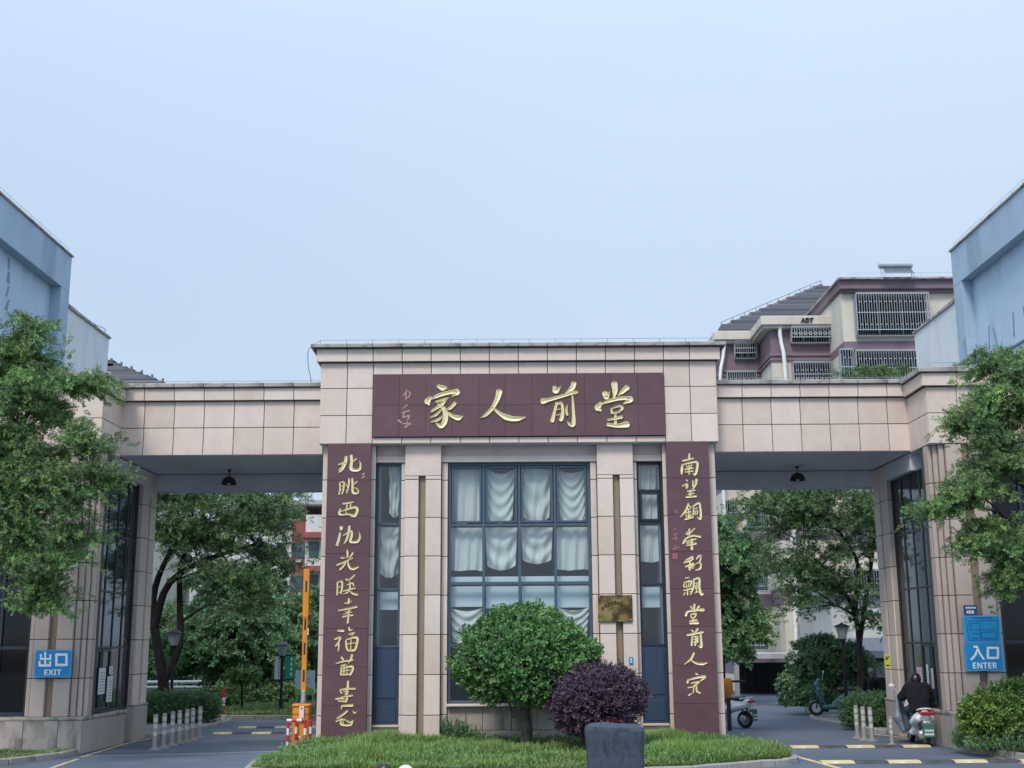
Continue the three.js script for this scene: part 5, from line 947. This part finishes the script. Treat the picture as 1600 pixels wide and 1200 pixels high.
// a tree from its trunk paths and the ellipsoids that its crown fills: limbs run to leaf clumps, clumps leave gaps
function tree(name, label, category, base, o) {
  const r = RNG(o.seed), t = thing(name, label, category, base, 0, o.group), rel = p => V(p[0], p[1], p[2]).sub(base);
  const trunks = o.trunks.map(tr => tr.map(rel)), bk = o.bark || M.bark;
  part('trunk', trunks.map((tr, i) => taper(tr, o.r0 * (i ? .7 : 1), o.r1, 9)), bk, t);
  const nodes = []; for (const tr of trunks) { const c = new THREE.CatmullRomCurve3(tr); for (let i = 3; i <= 12; i++) nodes.push([c.getPointAt(i / 12), lerp(o.r0, o.r1, i / 12)]); }
  const limbs = [], spots = [], clumps = [];
  for (const [cx, cy, cz, rx, ry, rz, n] of o.blobs) for (let k = 0; k < n; k++) {
    const v = inBall(r); v.multiplyScalar(.45 + .55 / Math.max(.35, v.length()) * .75 * (.55 + .45 * r())); if (v.length() > 1) v.normalize();
    clumps.push(V(cx + v.x * rx, cy + v.y * ry, cz + v.z * rz).sub(base));
  }
  clumps.forEach((c, ci) => {
    let best = null, bd = 1e9; for (const nd of nodes) { const d = nd[0].distanceTo(c) + Math.max(0, nd[0].y - c.y + .1) * 1.2; if (d < bd) { bd = d; best = nd; } }
    const [q] = best, mid = V().lerpVectors(q, c, .5).add(V((r() - .5) * .25, .12 + r() * .18, (r() - .5) * .25).multiplyScalar(bd * .5)), br = Math.min(best[1] * .6, .02 + bd * .016);
    if (bd > .25) limbs.push(taper([q, mid, c], br, .007, 5));
    if (ci % 2 === 0) nodes.push([mid, br * .7]);
    const cr = o.clump * (.6 + .8 * r()), tone = .62 + .5 * r(), axis = V(c.x, 0, c.z).normalize(), nt = o.twigs || 8, per = Math.round(o.leaves / nt);
    for (let k = 0; k < nt; k++) { // twigs fan out from the limb end and bow under their leaves
      const th = r() * 6.283, d = V(Math.cos(th) + axis.x * .5, -.05 + .75 * r(), Math.sin(th) + axis.z * .5).normalize(), L = cr * (.7 + 1.1 * r()), br2 = .8 + .45 * r();
      const st = c.clone().add(V((r() - .5) * cr * .5, (r() - .5) * cr * .4, (r() - .5) * cr * .5));
      for (let i = 0; i < per; i++) { const u = (i + r()) / per, p = st.clone().addScaledVector(d, L * u); p.y -= L * u * u * (o.droop ?? .45); p.x += (r() - .5) * .1; p.y += (r() - .5) * .07; p.z += (r() - .5) * .1;
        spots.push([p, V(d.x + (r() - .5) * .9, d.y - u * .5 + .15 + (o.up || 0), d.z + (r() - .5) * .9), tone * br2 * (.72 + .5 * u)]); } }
  });
  if (limbs.length) part('limbs', limbs, bk, t);
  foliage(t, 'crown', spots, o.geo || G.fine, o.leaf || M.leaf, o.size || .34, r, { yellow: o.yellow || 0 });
  return t;
}
const B3 = (X, Y, D) => { const p = at(X, Y, D); return [p.x, p.y, p.z]; };
const ell = (X, Y, D, rx, ry, n, rz) => { const p = at(X, Y, D), k = D / 1960; return [p.x, p.y, p.z, rx * k, ry * k, (rz || (rx + ry) / 2) * k, n]; };
// the two trees in front of the lodges
tree('street_tree', 'leafy green tree hanging over the left lodge in front of the exit sign', 'tree', V(-11.6, .1, -23.8), { seed: 401, r0: .17, r1: .04, trunks: [[[-11.6, .1, -23.8], [-11.5, 2.2, -23.8], [-11.2, 4.2, -23.9], [-10.7, 7.2, -23.8]], [[-11.5, 2.6, -23.8], [-10.6, 4.2, -23.6], [-9.6, 5.2, -23.4]], [[-11.4, 3.2, -23.8], [-10.3, 5.6, -23.9], [-9.6, 6.8, -24]]],
  blobs: [ell(15, 570, 23.8, 62, 52, 26), ell(50, 630, 23.6, 72, 55, 30), ell(20, 730, 23.6, 92, 80, 36), ell(85, 770, 23.3, 62, 50, 18), ell(20, 850, 23.6, 62, 62, 22), ell(60, 890, 23.4, 48, 40, 11), ell(128, 600, 23.6, 30, 24, 6), ell(150, 745, 23.3, 30, 26, 6), ell(48, 525, 23.8, 28, 26, 6), ell(50, 935, 23.5, 44, 24, 8), ell(110, 850, 23.4, 30, 30, 7), ell(125, 690, 23.4, 36, 34, 8), ell(-70, 700, 23.8, 80, 200, 36)], clump: .40, leaves: 74, twigs: 8, size: .21, yellow: .8 });
tree('street_tree', 'leafy green tree hanging over the right lodge above the blue signs', 'tree', V(11.8, .1, -23.6), { seed: 402, r0: .17, r1: .04, trunks: [[[11.8, .1, -23.6], [11.7, 2.2, -23.6], [11.3, 4.4, -23.6], [10.9, 7.0, -23.7]], [[11.7, 2.4, -23.6], [10.6, 4.4, -23.4], [9.3, 5.4, -23.2]], [[11.5, 3.2, -23.6], [10.4, 4.0, -23.3], [9.3, 4.5, -23.2]]],
  blobs: [ell(1595, 575, 23.7, 42, 36, 11), ell(1575, 640, 23.5, 68, 42, 22), ell(1580, 715, 23.4, 72, 48, 24), ell(1528, 775, 23.2, 58, 32, 16), ell(1472, 792, 23.1, 30, 16, 6), ell(1555, 840, 23.3, 58, 38, 16), ell(1592, 905, 23.4, 42, 34, 11), ell(1512, 655, 23.3, 30, 22, 6), ell(1540, 575, 23.6, 22, 22, 4), ell(1672, 720, 23.5, 76, 190, 32)], clump: .38, leaves: 74, twigs: 8, size: .21, yellow: .8 });
// beyond the left drive
tree('garden_tree', 'big dark tree with twin trunks framed by the left drive opening', 'tree', V(...B3(256, 1108, 38)), { seed: 403, r0: .19, r1: .045, trunks: [[B3(256, 1115, 38), B3(255, 1060, 38), B3(243, 990, 38), B3(240, 930, 38), B3(262, 870, 37.6), B3(300, 810, 37.4)], [B3(258, 1060, 38), B3(280, 1010, 38), B3(281, 940, 38.2), B3(283, 880, 38), B3(320, 800, 38)], [B3(240, 985, 38), B3(262, 915, 37.8), B3(310, 880, 37.4), B3(400, 850, 37)]],
  blobs: [ell(320, 800, 37.5, 110, 62, 38), ell(400, 800, 37, 80, 62, 30), ell(270, 840, 38, 60, 40, 12), ell(350, 880, 37.5, 85, 45, 16), ell(425, 880, 37, 48, 34, 10), ell(380, 935, 37, 45, 30, 8), ell(250, 790, 38, 55, 60, 18), ell(340, 730, 38, 120, 50, 20)], clump: .72, leaves: 56, twigs: 7, size: .30, leaf: M.leafDark, yellow: .5 });
tree('garden_tree', 'dense round dark green tree over the lawn beyond the left drive', 'tree', V(...B3(340, 1118, 47)), { seed: 404, r0: .2, r1: .06, trunks: [[B3(405, 1112, 46), B3(402, 1080, 46), B3(395, 1030, 46), B3(385, 980, 46)], [B3(330, 1118, 47), B3(335, 1060, 47), B3(345, 1000, 47)]],
  blobs: [ell(350, 1000, 46, 80, 52, 44), ell(330, 1030, 46, 50, 36, 16), ell(395, 1030, 46, 52, 34, 16), ell(435, 1000, 47, 36, 46, 10)], clump: .62, leaves: 150, size: .25, geo: G.broad, leaf: M.leafDark });
tree('young_tree', 'small light green sapling before the dense round tree', 'tree', V(...B3(378, 1118, 42)), { seed: 405, r0: .05, r1: .02, trunks: [[B3(378, 1119, 42), B3(378, 1080, 42), B3(376, 1052, 42)]], blobs: [ell(380, 1056, 42, 15, 14, 11)], clump: .22, leaves: 60, size: .24, leaf: M.leafYellow });
tree('garden_tree', 'slim tree with whitewashed trunk right of the lawn beyond the left drive', 'tree', V(...B3(395, 1112, 50)), { seed: 406, r0: .1, r1: .05, bark: M.whitePaint, trunks: [[B3(396, 1115, 50), B3(393, 1085, 50), B3(390, 1050, 50)]], blobs: [ell(432, 975, 50, 40, 36, 12)], clump: .7, leaves: 90, size: .4, geo: G.broad, leaf: M.leafDark });
tree('garden_tree', 'bushy green tree beside the left couplet board behind the notice board', 'tree', V(...B3(488, 1110, 52)), { seed: 407, r0: .14, r1: .05, trunks: [[B3(488, 1115, 52), B3(488, 1040, 52), B3(490, 960, 52)]], blobs: [ell(492, 1000, 52, 34, 95, 46), ell(470, 1060, 52, 30, 30, 12)], clump: .6, leaves: 90, size: .38 });
tree('garden_tree', 'light green tree far behind the twin trunks', 'tree', V(...B3(250, 1090, 56)), { seed: 408, r0: .14, r1: .05, trunks: [[B3(250, 1095, 56), B3(250, 1040, 56), B3(255, 960, 56)]], blobs: [ell(255, 990, 56, 55, 60, 24)], clump: .7, leaves: 80, size: .42, yellow: .4 });
tree('garden_tree', 'tall green tree farthest behind the lawn', 'tree', V(-13.5, 0, -68), { seed: 409, r0: .2, r1: .06, trunks: [[[-13.5, 0, -68], [-13.4, 3, -68], [-13.2, 6, -68]]], blobs: [[-15.4, 4.0, -68, 3.2, 3.0, 2, 34]], clump: .95, leaves: 80, size: .5, geo: G.broad, leaf: M.leafDark });
// beyond the right drive
tree('garden_tree', 'spreading tree with forked dark branches framed by the right drive opening', 'tree', V(...B3(1344, 1085, 38)), { seed: 410, r0: .115, r1: .03, trunks: [[B3(1345, 1088, 38), B3(1343, 1010, 38), B3(1336, 960, 38), B3(1312, 915, 37.6), B3(1270, 870, 37.2)], [B3(1343, 1005, 38), B3(1352, 940, 38), B3(1362, 880, 38), B3(1368, 810, 38)], [B3(1335, 958, 38), B3(1340, 880, 37.6), B3(1310, 830, 37.4), B3(1260, 790, 37)]],
  blobs: [ell(1210, 800, 37, 75, 52, 28), ell(1290, 800, 37.2, 90, 55, 32), ell(1240, 880, 37, 70, 50, 16), ell(1300, 900, 37.4, 60, 50, 14), ell(1360, 850, 38, 45, 80, 16), ell(1260, 730, 37.5, 120, 50, 24), ell(1245, 940, 37, 40, 25, 6), ell(1335, 930, 37.4, 40, 35, 8), ell(1355, 965, 38, 25, 25, 5)], clump: .62, leaves: 50, size: .28, leaf: M.leafDark, yellow: .4 });
tree('garden_tree', 'dense green tree behind the right couplet pier', 'tree', V(...B3(1130, 1060, 48)), { seed: 411, r0: .16, r1: .05, trunks: [[B3(1128, 1090, 48), B3(1128, 1010, 48), B3(1135, 900, 48)]], blobs: [ell(1125, 880, 48, 48, 85, 46), ell(1150, 970, 48, 26, 40, 16), ell(1130, 1010, 48, 28, 40, 12)], clump: .62, leaves: 140, size: .25, geo: G.broad });
tree('garden_tree', 'small dark tree between the lamp post and the apartment entrance', 'tree', V(...B3(1290, 1105, 40)), { seed: 412, r0: .1, r1: .04, trunks: [[B3(1290, 1112, 40), B3(1290, 1060, 40), B3(1292, 1010, 40)]], blobs: [ell(1295, 1030, 40, 40, 42, 34), ell(1275, 1075, 40, 26, 24, 10)], clump: .42, leaves: 120, size: .2, geo: G.broad, leaf: M.leafDark });
tree('roof_plant', 'green shrub tops growing above the right beam before the cage windows', 'plant', V(...B3(1370, 600, 46)), { seed: 413, r0: .08, r1: .03, trunks: [[[13.2, .1, -46], [13.3, 6, -46], B3(1370, 590, 46)], [B3(1350, 640, 46), B3(1420, 600, 46), B3(1450, 582, 46)]], blobs: [ell(1350, 594, 46, 52, 24, 14), ell(1385, 588, 46, 40, 26, 10), ell(1440, 590, 46, 26, 8, 4)], clump: .42, leaves: 50, size: .22, up: .4, yellow: .3 });
// hedges and shrubs
function shrub(name, label, category, base, blobs, geo, leaf, size, seed, o = {}) {
  const r = RNG(seed), t = thing(name, label, category, base, 0, o.group), st = [], spots = [];
  for (const [cx, cy, cz, rx, ry, rz, n] of blobs) {
    const c = V(cx, cy, cz).sub(base);
    for (let k = 0; k < (o.stems || 5); k++) { const a = r() * 6.28, e = V(c.x + Math.cos(a) * rx * .6, c.y + ry * .3 * r(), c.z + Math.sin(a) * rz * .6); st.push(taper([o.stem0 ? V(0, o.stem0, 0) : V(c.x * .8 + (r() - .5) * .2, 0, c.z * .8 + (r() - .5) * .2), V(c.x * .9, Math.max(c.y * .5, o.stem0 || 0), c.z * .9), e], o.stemR || .02, .006, 5)); }
    for (let k = 0; k < n; k++) { const v = inBall(r), l = v.length() || 1, b = r() < .75 ? lerp(.8, 1.0, r()) / l : 1; v.multiplyScalar(b); const bump = 1 + .07 * Math.sin(v.x * 9 + seed) * Math.sin(v.y * 8) + .06 * Math.sin(v.z * 11 + v.x * 5) + (r() - .5) * .07;
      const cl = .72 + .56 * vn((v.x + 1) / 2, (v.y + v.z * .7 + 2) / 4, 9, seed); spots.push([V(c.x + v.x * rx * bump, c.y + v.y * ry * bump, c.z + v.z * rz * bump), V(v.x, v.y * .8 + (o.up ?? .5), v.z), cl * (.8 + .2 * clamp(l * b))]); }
  }
  const all = spots.slice(); // stray shoots that stand out of the outline
  for (let k = 0; k < (o.shoots || 0); k++) { const [p, d, b] = all[Math.floor(r() * all.length)]; if (d.y < -.1) continue; const L = .08 + .2 * r() * r() , e = V(d.x * .6, Math.max(.3, d.y) + .4, d.z * .6).normalize(); for (let q = 1; q <= 3; q++) spots.push([p.clone().addScaledVector(e, L * q / 3), e, b * 1.1]); }
  part(o.stemName || 'stems', st, o.bark || M.barkGrey, t);
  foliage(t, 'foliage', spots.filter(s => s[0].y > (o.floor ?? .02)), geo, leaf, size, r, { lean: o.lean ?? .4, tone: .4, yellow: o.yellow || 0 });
  return t;
}
{ // clipped round tree before the big window
  const c = at(822, 1030, 26.2), k = 26.2 / 1962, b = V(c.x - .02, .09, c.z);
  const t = shrub('round_tree', 'clipped round green tree with a short trunk before the big window', 'tree', b, [[c.x, c.y - .06, c.z, 108 * k, 66 * k, 98 * k, 6400], [c.x - .06, c.y + .30, c.z, 76 * k, 56 * k, 72 * k, 3000], [c.x + .62, c.y - .05, c.z + .1, 58 * k, 44 * k, 56 * k, 1500], [c.x - .72, c.y - .15, c.z + .1, 50 * k, 44 * k, 50 * k, 1300], [c.x + .25, c.y - .5, c.z + .3, 44 * k, 26 * k, 40 * k, 700]], G.bush, M.leafBush, .135, 421, { floor: .98, stem0: 1.0, shoots: 260, lean: .75, up: .5, stems: 4, yellow: .3, stemName: 'branches' });
  part('trunk', taper([V(0, -.05, 0), V(.02, .35, .02), V(-.01, .75, 0), V(.05, 1.45, 0)], .115, .09, 12), M.barkGrey, t);
}
{ const c = at(940, 1097, 25.3), k = 25.3 / 1965, b = V(c.x, .09, c.z);
  shrub('purple_shrub', 'round dark purple leaved shrub right of the clipped round tree', 'shrub', b, [[c.x - .12, c.y, c.z, 60 * k, 47 * k, 54 * k, 3600], [c.x + .25, c.y + .1, c.z - .1, 44 * k, 36 * k, 40 * k, 1300], [c.x - .38, c.y - .06, c.z + .1, 42 * k, 36 * k, 40 * k, 1200]], G.tiny, M.leafPurple, .20, 422, { up: .3, yellow: .35, shoots: 110, lean: .6 }); }
{ const b = V(10.1, .1, -25.2), e = (X, Y, rx, ry, n) => { const p = at(X, Y, 25.2), k = 25.2 / 1960; return [p.x, p.y, p.z, rx * k, ry * k, rx * k * .8, n]; };
  shrub('green_shrub', 'bright green leafy shrub in the right bed below the enter sign', 'shrub', b, [e(1567, 1122, 38, 28, 1700), e(1605, 1112, 36, 34, 1700), e(1534, 1124, 20, 22, 700)], G.upright, M.leafYellow, .2, 423, { up: .8, yellow: .7, lean: .7, shoots: 160 });
  const g = at(1535, 1150, 25.4); shrub('ground_cover', 'low green ground cover along the right kerb before the lodge plinth', 'ground cover', V(10, .1, -25.4), [[g.x + .6, .2, -25.0, 1.0, .16, .5, 800], [g.x + .1, .2, -25.9, .5, .2, .35, 400]], G.tiny, M.leaf, .16, 424, { up: .9 }); }
{ const k = 37 / 1960, h = (X0, X1, Y, D, n) => steps(X0, X1, n).map((X, i) => { const p = at(X, Y + (i % 2) * 3, D); return [p.x, p.y, p.z, 25 * k, 19 * k, 24 * k, 700]; });
  shrub('hedge', 'dark clipped hedge behind the left bollards', 'hedge', V(-11, .1, -37), h(232, 314, 1110, 36.5, 4), G.tiny, M.leafDark, .22, 425, { up: .6, shoots: 260, lean: .7 });
  shrub('hedge', 'dark clipped hedge beside the inner pier of the right lodge', 'hedge', V(9.2, .1, -33), h(1341, 1374, 1112, 33, 2).map(q => [q[0], q[1] - .1, q[2], .36, .42, .36, 800]), G.tiny, M.leafDark, .2, 426, { up: .6, shoots: 160, lean: .7 });
  shrub('wild_shrub', 'loose light green undergrowth on the lawn beyond the left drive', 'shrub', V(-8.5, .12, -44.5), [[-9.9, .3, -44, .9, .4, .5, 500], [-8.2, .3, -45.2, .8, .34, .5, 500], [-7.2, .28, -45, .7, .25, .4, 350]], G.upright, M.leaf, .3, 427, { up: .9, yellow: .6 });
  shrub('hedge', 'long dark hedge far behind the left garden', 'hedge', V(-12, 0, -63), [[-18, 1.2, -63, 3, 1.6, 1, 900], [-13, 1.1, -63, 3, 1.5, 1, 900], [-8, 1.2, -63, 3, 1.5, 1, 900]], G.broad, M.leafDark, .6, 428, { up: .6 });
  shrub('hedge', 'dark hedge at the foot of the apartment block on the right', 'hedge', V(9, 0, -50), [[10.9, .6, -46, 1.1, .7, .7, 800]], G.broad, M.leafDark, .36, 429, { up: .6 }); }
// wall creeper sprigs at the foot of the gate house
shrub('weed', 'small weeds against the stone below the big window left corner', 'plant', V(-1.2, .1, -28.0), [[-1.35, .25, -28.05, .25, .2, .08, 120], [-1.0, .2, -28.05, .2, .14, .08, 70]], G.tiny, M.leafDark, .2, 430, { up: 1 });
{ const r = RNG(77), spots = []; // broad-leaved weeds among the island grass
  for (let i = 0; i < 1500; i++) { const x = lerp(-4.6, 5.1, r()), d = lerp(23, 27.9, r()), n = fbm(((x + 40) / 5) % 1, (d / 5) % 1, 5, 78); if ((n > .5 || (x < -2.6 && r() < .6) || d > 27.3) && inside(island, x, d)) for (let k = 0; k < 3; k++) spots.push([V(x + (r() - .5) * .2, .09 + r() * .05, -d + (r() - .5) * .15), V((r() - .5), 1.1, (r() - .5)), .8 + .5 * r()]); }
  const m = foliage(scene, numbered('weeds'), spots, G.tiny, M.leaf, .16, r, { yellow: .6 }); tag(m, 'broad leaved weeds scattered through the island grass', 'weeds'); }
// ---------------------------------------------------------------- grass
function tuftGeo(seed, n, h) { const r = RNG(seed), pos = []; for (let i = 0; i < n; i++) { const a = r() * 6.28, x = (r() - .5) * .09, z = (r() - .5) * .09, H = h * (.5 + .7 * r()), b = H * (.25 + .6 * r()), w = .005 + .005 * r(), dx = Math.cos(a), dz = Math.sin(a), P = (t, k) => [x + dx * b * t * t - dz * w * k, H * t, z + dz * b * t * t + dx * w * k];
    const A = P(0, 1), B = P(0, -1), C = P(.6, .75), D = P(.6, -.75), E = P(1, 0); for (const q of [A, B, D, A, D, C, C, D, E]) pos.push(...q); }
  const g = new THREE.BufferGeometry(); g.setAttribute('position', new THREE.Float32BufferAttribute(pos, 3)); g.computeVertexNormals(); return g; }
const tufts = [tuftGeo(1, 12, .15), tuftGeo(2, 12, .2)];
function inside(p, x, d) { let c = false; for (let i = 0, j = p.length - 1; i < p.length; j = i++) if ((p[i][1] > d) !== (p[j][1] > d) && x < (p[j][0] - p[i][0]) * (d - p[i][1]) / (p[j][1] - p[i][1]) + p[i][0]) c = !c; return c; }
function grass(label, poly, h, n, seed, hScale = 1, pad = .1) {
  const r = RNG(seed), xs = poly.map(p => p[0]), ds = poly.map(p => p[1]), m = new THREE.InstancedMesh(tufts[seed % 2], M.grass, n), c = new THREE.Color(); let i = 0, guard = 0;
  while (i < n && guard++ < n * 20) { const x = lerp(Math.min(...xs), Math.max(...xs), r()), d = lerp(Math.min(...ds), Math.max(...ds), r()); if (!inside(poly, x, d)) continue;
    const patch = fbm(((x + 40) / 6) % 1, (d / 6) % 1, 5, seed), s = hScale * (.2 + 2.0 * Math.max(0, patch - .22) ** 1.5 * 1.5 + .6 * r() * r() * r()); mA.compose(V(x, h - .02, -d), qA.setFromAxisAngle(UP, r() * 6.28), V(.8 + .5 * r(), s, .8 + .5 * r())); m.setMatrixAt(i, mA);
    const k = .6 + .75 * patch * (.7 + .6 * r()), y = r() * r() * .6; c.setRGB(k * (1 + y), k * (1 + y * .25), k); m.setColorAt(i++, c); }
  m.count = i; m.name = numbered('grass'); m.userData.kind = 'stuff'; shadows(m); tag(m, label, 'grass'); scene.add(m);
}
const shrink = (P, k = .12) => { const cx = P.reduce((s, p) => s + p[0], 0) / P.length, cd = P.reduce((s, p) => s + p[1], 0) / P.length; return P.map(([x, d]) => [x + (x > cx ? -k : k), d + (d > cd ? -k * .2 : k)]); };
grass('rough green grass on the island before the gate house', shrink(island, .1), .10, 26000, 501);
grass('short green grass in the bed before the left lodge', shrink(leftBed), .11, 6000, 502, .55);
grass('short green grass in the bed before the right lodge', shrink(rightBed), .11, 5000, 503, .8);
grass('green grass on the lawn beyond the left drive', [[-16, 40], [-9.6, 39.4], [-3, 38.8], [-3, 50], [-16, 50]], .12, 14000, 504, 1.5);
renderer.render(scene, camera);
